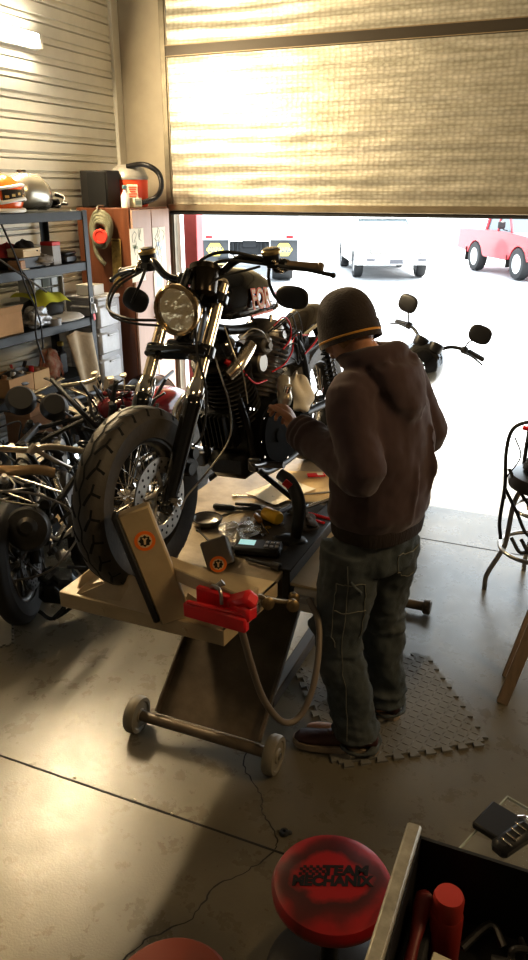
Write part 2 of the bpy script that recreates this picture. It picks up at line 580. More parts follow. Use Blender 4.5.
obj('deck_mat', dm, mat('oily_mat', (.045, .036, .026), .5, var=.5, vscale=9), lift, label='dark oily mat on the deck')
obj('side_rail', sk, mat('black_side_rail', (.016, .014, .012), .38, .2, var=.3, vscale=9), lift, label='black side rail of the deck')
def plate(mb, p0, p1, z0, z1, t, z2=None, z3=None):
    p0, p1 = V((p0[0], p0[1], 0)), V((p1[0], p1[1], 0)); n_ = V((p1.y - p0.y, p0.x - p1.x, 0)).normalized() * t
    z2 = z0 if z2 is None else z2; z3 = z1 if z3 is None else z3
    q = [p0 + V((0, 0, z0)), p1 + V((0, 0, z2)), p1 + V((0, 0, z3)), p0 + V((0, 0, z1))]
    mb.add(q + [a_ - n_ for a_ in q], [(0, 1, 2, 3), (7, 6, 5, 4), (0, 4, 5, 1), (1, 5, 6, 2), (2, 6, 7, 3), (3, 7, 4, 0)])
wing = MB(); wing.T = dk.T
wing.prism([(-.90, 2.36), (-.770, 2.36), (-.835, 2.95), (-.90, 2.95)], (0, 0, .69), (1, 0, 0), (0, 1, 0), .012)
plate(wing, (-.770, 2.36), (-.835, 2.95), .60, .702, .008, .64, .702)
obj('side_wing', wing, beige, lift, label='beige folded side wing')
ty = MB(); ty.T = dk.T
def slab(mb, poly, z0, z1):
    mb.prism([(x, y) for x, y in poly], (0, 0, z0), (1, 0, 0), (0, 1, 0), z1 - z0)
slab(ty, [(-1.60, 1.89), (-.945, 1.89), (-.905, 2.26), (-1.60, 2.26)], ZT - .006, ZT + .004)
ty.box((-1.2725, 1.892, ZT - .026), (.655, .010, .06), bev=.003)
plate(ty, (-.945, 1.888), (-.905, 2.26), ZT - .056, ZT + .004, .010)
ty.box((-1.596, 2.08, ZT - .026), (.010, .37, .06), bev=.003)
for x in (-1.42, -1.09):
    ty.cyl((x, 1.884, ZT - .03), (x, 1.890, ZT - .03), .010, n=10)
obj('front_tray', ty, beige, lift, label='beige front tray of the lift')
dcl = MB(); dcl.T = dk.T
dcl.box((-.9245, 2.07, ZT - .026), (.003, .10, .034), rot=(0, 0, -.107))
dcl.mat(1)
dcl.box((-.9232, 2.07, ZT - .026), (.003, .085, .022), rot=(0, 0, -.107))
obj('rating_plate', dcl, [mat('black_decal', (.01, .01, .01), .4), paper], lift)
# support plate and its flanges
pl = MB(); pl.T = dk.T
a, bb = V((0, 2.15, .10)), V((0, 2.86, .70))
dirp = (bb - a).normalized(); nrm = V((0, -dirp.z, dirp.y))
for x0, x1, t in ((-1.385, -.93, .012),):
    pl.add([V((x0, 0, 0)) + a, V((x1, 0, 0)) + a, V((x1, 0, 0)) + bb, V((x0, 0, 0)) + bb,
            V((x0, 0, 0)) + a - nrm * t, V((x1, 0, 0)) + a - nrm * t, V((x1, 0, 0)) + bb - nrm * t, V((x0, 0, 0)) + bb - nrm * t],
           [(0, 1, 2, 3), (7, 6, 5, 4), (0, 4, 5, 1), (1, 5, 6, 2), (2, 6, 7, 3), (3, 7, 4, 0)])
for x in (-1.385, -.93):
    c = (a + bb) / 2 + nrm * .012
    pl.box((x, c.y, c.z), (.012, (bb - a).length, .030), rot=(math.atan2(dirp.z, dirp.y), 0, 0), bev=.003)
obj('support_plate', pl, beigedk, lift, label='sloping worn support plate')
bf = MB(); bf.T = dk.T
for x in (-1.28, -1.02):
    bf.box((x, 3.20, .05), (.05, 1.5, .06), bev=.005)
    bf.tube([(x, 3.9, .08), (x, 3.35, .72)], .03, n=8, k=1)
bf.box((-1.16, 3.95, .05), (.45, .06, .06), bev=.005)
obj('base_frame', bf, mat('dark_base_frame', (.06, .05, .04), .5, .2), lift)
fb = MB(); fb.T = dk.T
fb.cyl((-1.30, 3.51, .045), (-.56, 3.51, .045), .026, n=14)
fb.cyl((-.575, 3.51, .045), (-.535, 3.51, .045), .040, n=16, bev=.006)
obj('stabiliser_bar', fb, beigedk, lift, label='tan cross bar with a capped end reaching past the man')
ax = MB(); ax.T = dk.T
ax.cyl((-1.45, 2.13, .080), (-.89, 2.13, .080), .022, n=16)
obj('axle', ax, beigedk, lift)
for x, s in ((-1.475, 1), (-.865, 1)):
    w = MB(); w.T = dk.T
    w.lathe([(0, -.024), (.026, -.024), (.030, -.018), (.054, -.018), (.059, -.023), (.073, -.022), (.078, -.013), (.078, .013), (.073, .022), (.059, .023), (.054, .018), (.030, .018), (.026, .024), (0, .024)], (x, 2.13, .079), (1, 0, 0), 28)
    w.mat(1)
    w.cyl((x - .03, 2.13, .079), (x + .03, 2.13, .079), .013, n=10)
    obj('wheel', w, [mat('lift_wheel', (.20, .18, .14), .55, var=.2), steel], lift)
# wheel chock: leaning jaw, swing arm, guide plates, second jaw
def obox(mb, p0, p1, w, d, ref, bev=.004):
    p0, p1 = V(p0), V(p1)
    z_ = (p1 - p0).normalized(); y_ = V(ref); y_ = (y_ - z_ * y_.dot(z_)).normalized(); x_ = y_.cross(z_)
    M3 = Matrix((x_, y_, z_)).transposed()
    mb.box((p0 + p1) / 2, (w, d, (p1 - p0).length), rot=M3, bev=bev)
    return M3
jw = MB(); jw.T = dk.T
JB, JT = V((-1.13, 1.905, ZT + .0)), V((-1.25, 1.870, 1.145))
M3 = obox(jw, JB, JT, .105, .055, (.55, -.83, 0), .006)
obj('chock_jaw', jw, beige, lift, label='leaning beige jaw of the wheel chock')
pd = MB(); pd.T = dk.T
pd.box((JB + JT) / 2 + M3 @ V((.062, .0, .01)), (.022, .060, .40), rot=M3, bev=.006)
obj('jaw_pad', pd, blackrubber, lift, label='black rubber face of the jaw')
def sticker(parent, c, nrm, up, rad, T):
    s = MB(); s.T = T
    nrm = V(nrm).normalized(); up = V(up)
    s.cyl(V(c), V(c) + nrm * .0012, rad, n=28)
    s.mat(1)
    s.cyl(V(c) + nrm * .0012, V(c) + nrm * .0018, rad * .68, n=28)
    s.mat(2)
    up = (up - nrm * up.dot(nrm)).normalized(); rgt = up.cross(nrm)
    o = V(c) + nrm * .0018
    # a cog with spanner shape
    pts = []
    for i in range(16):
        rr = rad * (.46 if i % 2 else .60); an = 2 * PI * i / 16
        pts.append((rr * math.cos(an), rr * math.sin(an)))
    s.prism(pts, o, rgt, up, .0006)
    s.mat(1)
    s.prism([(-.10 * rad, -.34 * rad), (.10 * rad, -.34 * rad), (.12 * rad, .1 * rad), (.28 * rad, .3 * rad), (.1 * rad, .34 * rad), (0, .2 * rad), (-.1 * rad, .34 * rad), (-.28 * rad, .3 * rad), (-.12 * rad, .1 * rad)], o + nrm * .0006, rgt, up, .0005)
    obj('round_sticker', s, [orange, mat('sticker_cream', (.70, .52, .30), .5), mat('sticker_black', (.02, .015, .01), .5)], parent, label='round orange sticker with a black cog emblem')
f_n = M3 @ V((0, 1, 0))
sticker(lift, JB + (JT - JB) * .74 + f_n * .0278, f_n, (0, 0, 1), .034, dk.T)
arm = MB(); arm.T = dk.T
obox(arm, (-1.19, 1.95, .915), (-.835, 1.85, .915), .06, .05, (0, 0, 1))
obox(arm, (-.97, 1.888, .917), (-.825, 1.847, .917), .073, .062, (0, 0, 1))
obox(arm, (-.875, 1.862, .90), (-.93, 1.97, .752), .05, .035, (1, 0, 0))
obj('chock_arm', arm, beige, lift, label='beige box arm reaching from the jaw')
gp = MB(); gp.T = dk.T
gp.add([V(p) for p in [(-1.535, 1.90, .755), (-1.20, 1.875, .755), (-1.235, 1.90, .85), (-1.30, 1.91, .875), (-1.52, 1.93, .775)]], [(0, 1, 2, 3, 4)])
gp.prism([(-1.53, 0), (-1.17, 0), (-1.25, .055), (-1.31, .095), (-1.36, .10)], (0, 1.905, ZT), (1, 0, 0), (0, .12, 1), .006)
gp.prism([(1.93, 0), (2.25, 0), (2.2, .05), (1.97, .035)], (-1.555, 0, ZT), (0, 1, 0), (-.25, 0, 1), .006)
gp.prism([(-1.13, 0), (-.99, 0), (-1.02, .05), (-1.10, .085)], (0, 1.93, ZT), (1, 0, 0), (0, .15, 1), .006)
obj('guide_plate', gp, beige, lift, label='bent beige guide plates round the tyre')
j2 = MB(); j2.T = dk.T
obox(j2, (-1.15, 2.30, ZT), (-1.20, 2.33, .84), .10, .14, (.5, -.87, .0), .006)
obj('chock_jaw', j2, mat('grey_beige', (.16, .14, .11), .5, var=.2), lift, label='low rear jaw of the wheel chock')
# sticker on the rear jaw facing the viewer
sticker(lift, (-1.128, 2.222, .800), (.5, -.87, .12), (0, 0, 1), .032, dk.T)
rc = MB(); rc.T = dk.T
obox(rc, (-1.035, 1.80, .868), (-.812, 1.785, .868), .03, .052, (0, 0, 1), .006)
rc.box((-.92, 1.79, .898), (.20, .018, .012), bev=.004)
obj('clamp_handle', rc, redplastic, lift, label='long red grip bar of the clamp')
rk = MB(); rk.T = dk.T
obox(rk, (-.885, 1.832, .90), (-.80, 1.80, .955), .05, .055, (1, 0, 0), .012)
obox(rk, (-1.01, 1.838, .905), (-.88, 1.822, .905), .022, .062, (0, 0, 1), .006)
obox(rk, (-.88, 1.825, .90), (-.80, 1.80, .90), .05, .05, (0, 0, 1), .008)
obj('clamp_block', rk, redplastic, lift, label='red clamp block behind the grip bar')
wt = MB(); wt.T = dk.T
wt.tube([(-.965, 1.845, .93), (-.945, 1.82, .955), (-.915, 1.81, .95), (-.905, 1.80, .91)], .006, n=8)
wt.cyl((-.945, 1.84, .935), (-.925, 1.855, .955), .012, n=8)
obj('wing_screw', wt, steel, lift)
kn = MB(); kn.T = dk.T
for (x, y, z, r) in ((-.895, 2.13, .745, .022), (-.835, 2.22, .70, .022), (-.855, 2.29, .69, .018)):
    kn.lathe([(0, 0), (r, .0), (r * 1.05, .01), (r * 1.05, .028), (r * .6, .034), (0, .034)], (x, y, z), (.6, -.8, .2), 14)
kn.tube([(-.93, 2.03, .79), (-.91, 2.08, .79), (-.895, 2.12, .76)], .009, n=8)
kn.tube([(-.895, 2.14, .75), (-.86, 2.19, .72), (-.83, 2.24, .70)], .009, n=8)
obj('air_valve', kn, mat('brass_valve', (.22, .16, .08), .4, .8, var=.3, vscale=30), lift, label='small brass air valve and knobs')
vb = MB(); vb.T = dk.T
vb.box((-.83, 2.44, .635), (.10, .16, .10), bev=.006)
vb.mat(1)
vb.box((-.83, 2.355, .645), (.07, .02, .03), bev=.003)
obj('valve_box', vb, [mat('pale_grey_box', (.50, .48, .45), .5), greyplastic], lift, label='pale grey control box under the side wing')

hose = MB(); hose.T = dk.T
hose.tube([(-.86, 1.80, .90), (-.835, 1.80, .82), (-.83, 1.85, .68), (-.82, 1.93, .49), (-.78, 2.0, .36), (-.74, 2.06, .345), (-.715, 2.12, .42), (-.72, 2.2, .52), (-.75, 2.28, .61), (-.81, 2.34, .66)], .012, n=10, k=8)
obj('air_hose', hose, mat('grey_hose', (.17, .14, .11), .45), lift, label='grey air hose looping below the clamp')

# ------------------------------------------------------------------ motorcycle builder (front at -Y, +X is picture right)
def make_tyre(Rr, hw, rim, tread=True):
    mb = MB()
    prof = []
    n = 22
    for i in range(n + 1):
        t = -1 + 2 * i / n
        x = hw * math.sin(t * PI / 2 * .97) if abs(t) < .999 else hw * t
        h = Rr - (Rr - rim) * (abs(t) ** 3.0)
        if abs(t) > .7:
            x = hw * (1.0 - .22 * ((abs(t) - .7) / .3) ** 2) * (1 if t > 0 else -1)
        prof.append((h, x))
    prof += [(rim - .004, hw * .55), (rim - .004, -hw * .55)]
    mb.lathe(prof, (0, 0, 0), (1, 0, 0), 96, True, ref=(0, 0, 1))
    if tread:
        mb.mat(1)
        def surf(th, t, lift_=.0009):
            i = (t + 1) / 2 * n; a = min(int(i), n - 1); fr = i - a
            h = prof[a][0] * (1 - fr) + prof[a + 1][0] * fr; x = prof[a][1] * (1 - fr) + prof[a + 1][1] * fr
            nv = V((t * .9, 0, 1 - .5 * abs(t))).normalized()
            rr = h + lift_ * nv.z; x += lift_ * nv.x
            return V((x, rr * math.sin(th), rr * math.cos(th)))
        def ribbon(pts, w):
            P = []
            for i in range(len(pts) - 1):
                for k in range(5):
                    f = k / 5
                    P.append((pts[i][0] + (pts[i + 1][0] - pts[i][0]) * f, pts[i][1] + (pts[i + 1][1] - pts[i][1]) * f))
            P.append(pts[-1])
            Q = [surf(a, b) for a, b in P]
            vs = []; fs = []
            for i, q in enumerate(Q):
                d = Q[min(i + 1, len(Q) - 1)] - Q[max(0, i - 1)]
                up = V((q.x * 2.2, q.y, q.z)).normalized()
                s_ = d.cross(up).normalized() * w
                vs += [q - s_, q + s_]
            for i in range(len(Q) - 1):
                fs.append((2 * i, 2 * i + 1, 2 * i + 3, 2 * i + 2))
            mb.add(vs, fs)
        NB = 24
        for i in range(NB):
            th = 2 * PI * i / NB; dt = 2 * PI / NB
            ribbon([(th, .05), (th + dt * .5, -.05), (th + dt, .05)], .0034)
            for s in (-1, 1):
                o = 0 if s > 0 else dt * .5
                ribbon([(th + o, s * .16), (th + o + dt * .5, s * .40), (th + o + dt * .36, s * .66)], .0050)
                ribbon([(th + o + dt * .5, s * .40), (th + o + dt * .86, s * .44)], .0046)
    return mb

def text_on(mb, *a, **k):
    return add_text(mb, *a, **k)

def disc_rotor(c, r0, r1, th=.005):
    mb = MB()
    mb.lathe([(r0, -th / 2), (r1, -th / 2), (r1, th / 2), (r0, th / 2)], c, (1, 0, 0), 48, True)
    for i in range(5):
        a = 2 * PI * i / 5
        p = V(c) + V((0, math.sin(a), math.cos(a))) * (r0 + .005); q = V(c) + V((0, math.sin(a + .5), math.cos(a + .5))) * .035
        mb.tube([q, p], .009, n=6, k=1)
    mb.lathe([(.03, -.006), (.045, -.006), (.045, .006), (.03, .006)], c, (1, 0, 0), 24, True)
    mb.mat(1)
    for ring, nn in ((.35, 20), (.7, 20)):
        for i in range(nn):
            a = 2 * PI * (i + ring) / nn; rr = r0 + (r1 - r0) * ring
            p = V(c) + V((0, math.sin(a), math.cos(a))) * rr
            mb.cyl(p + V((-th / 2 - .0006, 0, 0)), p + V((th / 2 + .0006, 0, 0)), .0055, n=8)
    return mb

def make_wheel(root, c, Rr, hw, rim, name, rim_mat, spokes=20, rotor_x=None, tread=True, tyre_mat=None, rotor_mat=None):
    w = thing_part(root, name)
    w.location = c
    obj('tyre', make_tyre(Rr, hw, rim, tread), [tyre_mat or tyre, groove], w)
    rm_ = MB()
    rm_.lathe([(rim + .002, -hw * .62), (rim - .012, -hw * .62), (rim - .02, -hw * .5), (rim - .028, -hw * .15), (rim - .028, hw * .15), (rim - .02, hw * .5), (rim - .012, hw * .62), (rim + .002, hw * .62)], (0, 0, 0), (1, 0, 0), 64)
    obj('rim', rm_, rim_mat, w)
    hb = MB()
    hb.lathe([(0, -hw - .015), (.022, -hw - .015), (.024, -hw * .7), (.045, -hw * .65), (.045, -hw * .5), (.03, -hw * .4), (.03, hw * .4), (.045, hw * .5), (.045, hw * .65), (.024, hw * .7), (.022, hw + .015), (0, hw + .015)], (0, 0, 0), (1, 0, 0), 28)
    obj('hub', hb, chrome if spokes else rim_mat, w)
    sp = MB()
    if spokes > 12:
        for i in range(spokes):
            a = 2 * PI * i / spokes
            for s in (-1, 1):
                b = a + s * .42
                sp.tube([(s * hw * .55, .042 * math.sin(b), .042 * math.cos(b)), (s * hw * .12, (rim - .022) * math.sin(a), (rim - .022) * math.cos(a))], .0022, n=5, k=1)
        obj('spokes', sp, chrome, w)
    else:
        for i in range(spokes):
            a = 2 * PI * i / spokes
            for s in (-.16, .16):
                sp.tube([(0, .035 * math.sin(a), .035 * math.cos(a)), (0, rim * .55 * math.sin(a + s * .6), rim * .55 * math.cos(a + s * .6)), (0, (rim - .02) * math.sin(a + s), (rim - .02) * math.cos(a + s))], [.014, .009, .011], n=6, k=3)
        obj('spokes', sp, rim_mat, w)
    if rotor_x is not None:
        obj('brake_disc', disc_rotor((rotor_x, 0, 0), .095, .150), [rotor_mat or steel, groove], w, label='drilled steel brake disc')
    return w

def thing_part(root, name):
    o = bpy.data.objects.new(name, None); COL.objects.link(o); o.parent = root; o.empty_display_size = .05
    return o

def fin_cylinder(mb, p0, p1, r, n, flat=1.0, rot=0, head=True):
    p0, p1 = V(p0), V(p1); d = (p1 - p0)
    mb.lathe([(0, 0), (r * .72, 0), (r * .72, d.length), (0, d.length)], p0, d, 20, ref=(1, 0, 0))
    for i in range(n):
        h = d.length * (i + .5) / n; t = d.length / n * .17
        rr = r * (1.0 if i < n * .62 else 1.06)
        mb.lathe([(r * .5, h - t), (rr - .004, h - t), (rr, h), (rr - .004, h + t), (r * .5, h + t)], p0, d, 28, ref=(1, 0, 0), sx=1.0, sy=flat)

def levers(root, side, base, tip, drop=-.03):
    mb = MB(); b, t = V(base), V(tip)
    m_ = (b + t) / 2 + V((0, -.02, drop * .4))
    mb.tube([b, m_, t], [.008, .007, .008], n=8, flat=.6)
    mb.ell(t, (.010, .010, .010), n=10, m=6)
    return mb
# ------------------------------------------------------------------ the black motorcycle on the lift
LEAN, HEAD = R(-3.8), R(4.0)
bike = thing('motorcycle', 'black custom motorcycle with lettered tank standing on the beige lift', 'motorcycle', (-1.355, 2.11, ZT), (0, LEAN, -HEAD * 0))
bike.rotation_euler = (0, LEAN, R(-4))
RW = .325
make_wheel(bike, (0, 0, RW), RW, .064, .215, 'front_wheel', blackmetal, 20, rotor_x=.085)
FD = V((0, .51, .72)).normalized()
FB = V((0, .0, .305))
def fk(s, t, off=(0, 0, 0)):
    return FB + V((s * .112, 0, 0)) + FD * t + V(off)
for s in (-1, 1):
    ft = MB()
    ft.cyl(fk(s, .40), fk(s, .87), .0235, n=24)
    ft.cyl(fk(s, .862), fk(s, .885), .027, .018, n=20, bev=.004)
    obj('fork_tube', ft, warmchrome, bike, label='bright chrome upper fork tube')
    fs = MB()
    fs.lathe([(0, -.03), (.02, -.03), (.027, -.01), (.028, .05), (.0315, .09), (.033, .36), (.036, .372), (.036, .40), (.03, .41), (0, .41)], fk(s, 0), FD, 24)
    fs.ell(fk(s, -.005), (.028, .032, .03))
    sl = obj('fork_slider', fs, blackgloss, bike, label='black lower fork leg')
    cb = MB(); cb.lathe([(.024, .405), (.0345, .405), (.036, .415), (.036, .445), (.031, .455), (.029, .475), (.024, .478)], fk(s, 0), FD, 24)
    obj('fork_collar', cb, chrome, bike)
axm = MB()
axm.cyl((-.16, 0, RW), (.16, 0, RW), .011, n=14)
axm.cyl((.142, 0, RW), (.168, 0, RW), .017, n=6)
axm.cyl((.166, 0, RW), (.175, 0, RW), .012, .006, n=12)
axm.cyl((-.165, 0, RW), (-.142, 0, RW), .019, n=6)
obj('front_axle', axm, chrome, bike)
tc_ = MB()
for t, w, h in ((.585, .30, .036), (.80, .27, .030)):
    c = FB + FD * t
    Rm = Euler((math.atan2(FD.z, FD.y) - PI / 2, 0, 0)).to_matrix()
    tc_.box(c, (w - .03, .085, h), rot=Rm, bev=.012)
    tc_.box(c + V((0, .035, .01)), (.12, .10, h), rot=Rm, bev=.012)
    for s in (-1, 1):
        tc_.cyl(fk(s, t - h * .62), fk(s, t + h * .62), .037, n=22, bev=.004)
        tc_.cyl(fk(s, t, (s * .02, -.035, 0)), fk(s, t, (-s * .03, -.035, 0)), .009, n=10)
tc_.cyl(FB + FD * .56 + V((0, .06, .03)), FB + FD * .82 + V((0, .06, .03)), .03, n=18)
obj('fork_yokes', tc_, blackgloss, bike, label='black fork yokes')
# caliper and brake line
cl = MB()
cl.box((.105, .155, .42), (.05, .07, .12), rot=(.6, 0, 0), bev=.014)
cl.cyl((.10, .13, .40), (.145, .13, .40), .022, n=16)
cl.cyl((.10, .165, .45), (.145, .165, .45), .022, n=16)
cl.box((.112, .085, .40), (.02, .09, .05), rot=(.9, 0, 0), bev=.006)
obj('brake_caliper', cl, blackmetal, bike)
# headlamp
HC = V((.047, .275, .945)); HN = V((0.03, -1, -.06)).normalized()
hl = thing_part(bike, 'headlamp')
sh = MB()
sh.lathe([(.089, 0), (.087, .018), (.078, .052), (.056, .085), (.025, .10), (0, .102)], HC, -HN, 40)
sh.tube([HC - HN * .05 + V((0, 0, .07)), HC - HN * .08 + V((0, .02, .12)), V((0, .40, 1.0))], .014, n=8)
sh.tube([HC - HN * .05 + V((0, 0, -.08)), V((0, .34, .83))], .014, n=8, k=1)
obj('lamp_shell', sh, blackgloss, hl)
bz = MB(); bz.lathe([(.078, .014), (.084, .018), (.092, .010), (.0935, -.004), (.089, -.012), (.080, .002)], HC, HN, 48, True)
obj('lamp_bezel', bz, mat('bronze_chrome', (.62, .47, .28), .16, 1.0), hl, label='bronze tinted bezel')
rf = MB()
rings = []
for k, (r_, h_) in enumerate(((.080, .004), (.066, -.014), (.048, -.030), (.028, -.042), (.012, -.046))):
    x_, y_, d_ = frame(HN)
    rings.append([HC + d_ * (h_ + .004 * math.sin(5 * 2 * PI * j / 40 + k * 1.3)) + (x_ * math.cos(2 * PI * j / 40) + y_ * math.sin(2 * PI * j / 40)) * r_ for j in range(40)])
rf.loft(rings)
rf.mat(1)
rf.cyl(HC - HN * .042, HC - HN * .008, .014, .010, n=16)
x_, y_, d_ = frame(HN)
for k in range(5):
    a = 2 * PI * k / 5 + .3
    rf.box(HC + (x_ * math.cos(a) + y_ * math.sin(a)) * .047 - HN * .012, (.034, .006, .010), rot=Matrix((x_ * math.cos(a) + y_ * math.sin(a), -HN, x_ * -math.sin(a) + y_ * math.cos(a))).transposed())
obj('lamp_reflector', rf, [reflector, mat('lamp_dark_bronze', (.16, .09, .03), .3, .9)], hl, sharp=20)
ls = MB(); ls.lathe([(0, .020), (.03, .018), (.06, .011), (.080, .004)], HC, HN, 40)
obj('lamp_lens', ls, glassamber, hl)
# instrument
ins = thing_part(bike, 'speedometer')
gb = MB(); ic = V((.085, .40, .975)); idr = V((-.10, .42, .9)).normalized()
gb.lathe([(0, 0), (.034, 0), (.049, .012), (.053, .090), (.058, .096), (.058, .116), (.052, .120), (.050, .111), (0, .111)], ic, idr, 32)
obj('gauge_body', gb, mat('bronze_black', (.035, .027, .018), .22, .6), ins)
obj('gauge_glass', MB().lathe([(0, .112), (.050, .112)], ic, idr, 32), mat('dark_gauge_glass', (.02, .02, .02), .08), ins)
# handlebar
hb = MB()
HB = [(-.32, .608, 1.073), (-.30, .60, 1.08), (-.265, .575, 1.095), (-.19, .50, 1.10), (-.12, .47, 1.05), (-.05, .475, 1.03), (.05, .475, 1.03), (.12, .47, 1.05), (.19, .50, 1.10), (.265, .565, 1.088), (.345, .602, 1.066)]
hb.tube(HB, .0145, n=14, k=6)
for s in (-1, 1):
    hb.tube([(s * .045, .475, 1.035), (s * .045, .44, .92)], .02, n=12, k=1)
    hb.box((s * .045, .475, 1.035), (.045, .05, .045), bev=.01)
obj('handlebar', hb, blackgloss, bike)
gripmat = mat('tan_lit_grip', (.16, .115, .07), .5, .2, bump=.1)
for s in (-1, 1):
    g0, g1 = (V((.340, .600, 1.066)), V((.452, .645, 1.050))) if s > 0 else (V((-.315, .605, 1.075)), V((-.475, .665, 1.052)))
    gr = MB()
    d_ = g1 - g0
    gr.lathe([(0, -.01), (.021, -.01), (.021, 0), (.017, .006), (.0175, .07), (.018, d_.length - .01), (.021, d_.length - .008), (.021, d_.length + .004), (.012, d_.length + .012), (0, d_.length + .012)], g0, d_, 22)
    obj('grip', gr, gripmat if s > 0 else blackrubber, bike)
    sw = MB()
    c0 = V((.315, .590, 1.066)) if s > 0 else V((-.275, .588, 1.085))
    sw.box(c0, (.06, .05, .05), rot=(0, 0, s * .35), bev=.012)
    sw.lathe([(0, 0), (.030, 0), (.033, .006), (.033, .040), (.027, .052), (0, .054)], c0 + V((-s * .02, -.03, .015)), (0, -.15, 1), 24)
    sw.mat(1)
    sw.lathe([(.033, .030), (.036, .032), (.036, .042), (.030, .048), (0, .056)], c0 + V((-s * .02, -.03, .015)), (0, -.15, 1), 24)
    sw.mat(2)
    for k in range(4):
        sw.ell(c0 + V((s * (.0 + .01 * k), -.055, .02 - .012 * k)), (.010, .010, .008), n=8, m=6)
    obj('brake_reservoir' if s > 0 else 'clutch_control', sw, [blackmetal, mat('gold_anodised', (.50, .37, .17), .3, .9), warmchrome], bike, label='bronze capped handlebar control')
    lv = MB()
    b0 = V((s * .29, .535, 1.07))
    lv.tube([b0, (s * .35, .535, 1.066), (s * .43, .575, 1.05), (s * .505, .625, 1.025)], [.009, .007, .007, .008], n=8)
    lv.ell((s * .508, .627, 1.024), (.011, .011, .011), n=10, m=6)
    obj('lever', lv, blackmetal, bike)
    mr = thing_part(bike, 'mirror')
    st = MB()
    st.tube([(s * .28, .565, 1.07), (s * .29, .535, 1.02), (s * .315, .52, .97), (s * .34, .525, .94)], .006, n=8)
    obj('mirror_stem', st, blackmetal, mr)
    mc = V((s * (.375 if s > 0 else .335), .55, .955 if s > 0 else .95))
    hd = MB()
    x_, y_, z_ = V((.93, -.2, -.08)).normalized(), V((.2, .97, 0)), V((.08, 0, 1))
    Mm = Matrix((x_, y_, z_)).transposed()
    hd.ell(mc, (.074, .016, .042) if s > 0 else (.056, .016, .047), rot=Mm if s > 0 else (0, .5, .3), n=28, m=14, power=.75)
    obj('mirror_shell', hd, blackplastic, mr)
# cables
cb = MB()
cb.tube([(-.30, .56, 1.07), (-.345, .47, 1.035), (-.365, .42, .985), (-.31, .34, .935), (-.18, .29, .91), (-.07, .33, .90)], .0055, n=8, k=8)
cb.tube([(-.30, .56, 1.06), (-.335, .46, 1.02), (-.35, .41, .97), (-.295, .33, .92), (-.17, .29, .895), (-.06, .33, .88)], .005, n=8, k=8)
cb.tube([(.28, .55, 1.09), (.18, .43, 1.13), (.08, .40, 1.10), (.03, .42, 1.0), (.02, .48, .86)], .006, n=8, k=8)
cb.tube([(.28, .55, 1.075), (.16, .44, 1.10), (.10, .44, 1.06), (.08, .50, .92)], .0055, n=8, k=8)
cb.tube([(.26, .53, 1.07), (.13, .40, 1.03), (.08, .36, .93), (.10, .30, .80), (.15, .26, .66), (.16, .20, .52), (.13, .17, .47)], .0045, n=8, k=8)
obj('control_cables', cb, blackrubber, bike)
sc_ = MB()
sc_.tube([(.09, .41, .82), (.155, .36, .70), (.185, .36, .58), (.19, .33, .46), (.15, .22, .36), (.12, .12, .30), (.10, .10, .25)], .0036, n=6, k=8)
sc_.tube([(.13, .46, .86), (.175, .44, .76), (.19, .47, .68), (.175, .52, .55)], .003, n=6, k=8)
sc_.tube([(.14, .56, .80), (.175, .60, .83), (.18, .68, .80), (.17, .74, .74)], .003, n=6, k=8)
obj('braided_line', sc_, mat('braided_steel', (.62, .58, .5), .3, .8), bike, label='bright braided brake line')
# tank
tk = thing_part(bike, 'fuel_tank')
tm = MB()
rings = []
for (y, w, zc, h) in ((.52, .035, .93, .05), (.54, .075, .93, .085), (.60, .110, .935, .112), (.70, .130, .938, .122), (.82, .130, .93, .118), (.94, .112, .91, .10), (1.04, .080, .885, .068), (1.10, .04, .87, .038)):
    ring = []
    for j in range(28):
        a = 2 * PI * j / 28
        cx, cz = math.cos(a), math.sin(a)
        px = w * math.copysign(abs(cx) ** .8, cx); pz = h * math.copysign(abs(cz) ** .8, cz)
        if cz < 0:
            pz *= .78
            if abs(cx) < .6:
                pz *= .6
        ring.append((px, y, zc + pz))
    rings.append(ring)
tm.loft(rings)
obj('tank_shell', tm, blackgloss, tk, sharp=60)
cap = MB(); cap.lathe([(0, 0), (.036, 0), (.038, .006), (.034, .016), (0, .02)], (0, .68, 1.056), (0, 0, 1), 24)
obj('filler_cap', cap, chrome, tk)
lg = MB()
lux, luy = V((-.03, 1, -.06)), V((-.10, 0, 1))
def tank_x(y):
    return .1285 if .62 < y < .82 else .12
lo = V((.1345, .765, .925))
add_text(lg, 'FOR', .105, lo + V((-.001, 0, 0)), lux, luy, .0006, sx=.85, bold=.006)
lg.mat(1)
add_text(lg, 'FOR', .105, lo + V((.0008, 0, 0)), lux, luy, .0006, sx=.85, bold=.0005)
lg.mat(0)
lg.box((.1335, .77, .868), (.0015, .19, .009))
obj('tank_lettering', lg, [mat('decal_orange', (.60, .10, .015), .5), mat('decal_cream', (.50, .34, .18), .5)], tk, label='cream lettering with orange edges on the tank')
# frame
fr = MB()
for s in (-1, 1):
    fr.tube([(s * .03, .50, .84), (s * .07, .56, .68), (s * .11, .62, .42), (s * .115, .68, .22), (s * .115, .85, .17), (s * .115, 1.15, .19), (s * .10, 1.27, .32), (s * .10, 1.22, .62), (s * .09, 1.05, .78)], .0165, n=10)
    fr.tube([(s * .10, 1.22, .62), (s * .13, 1.42, .66), (s * .14, 1.70, .70)], .016, n=10)
    fr.tube([(s * .10, 1.20, .33), (s * .13, 1.52, .325)], .02, n=10, k=1)
fr.tube([(0, .48, .86), (0, .75, .80), (0, 1.05, .78)], .022, n=10)
fr.tube([(0, .44, .80), (0, .52, .95)], .034, n=14, k=1)
obj('frame', fr, blackmetal, bike)
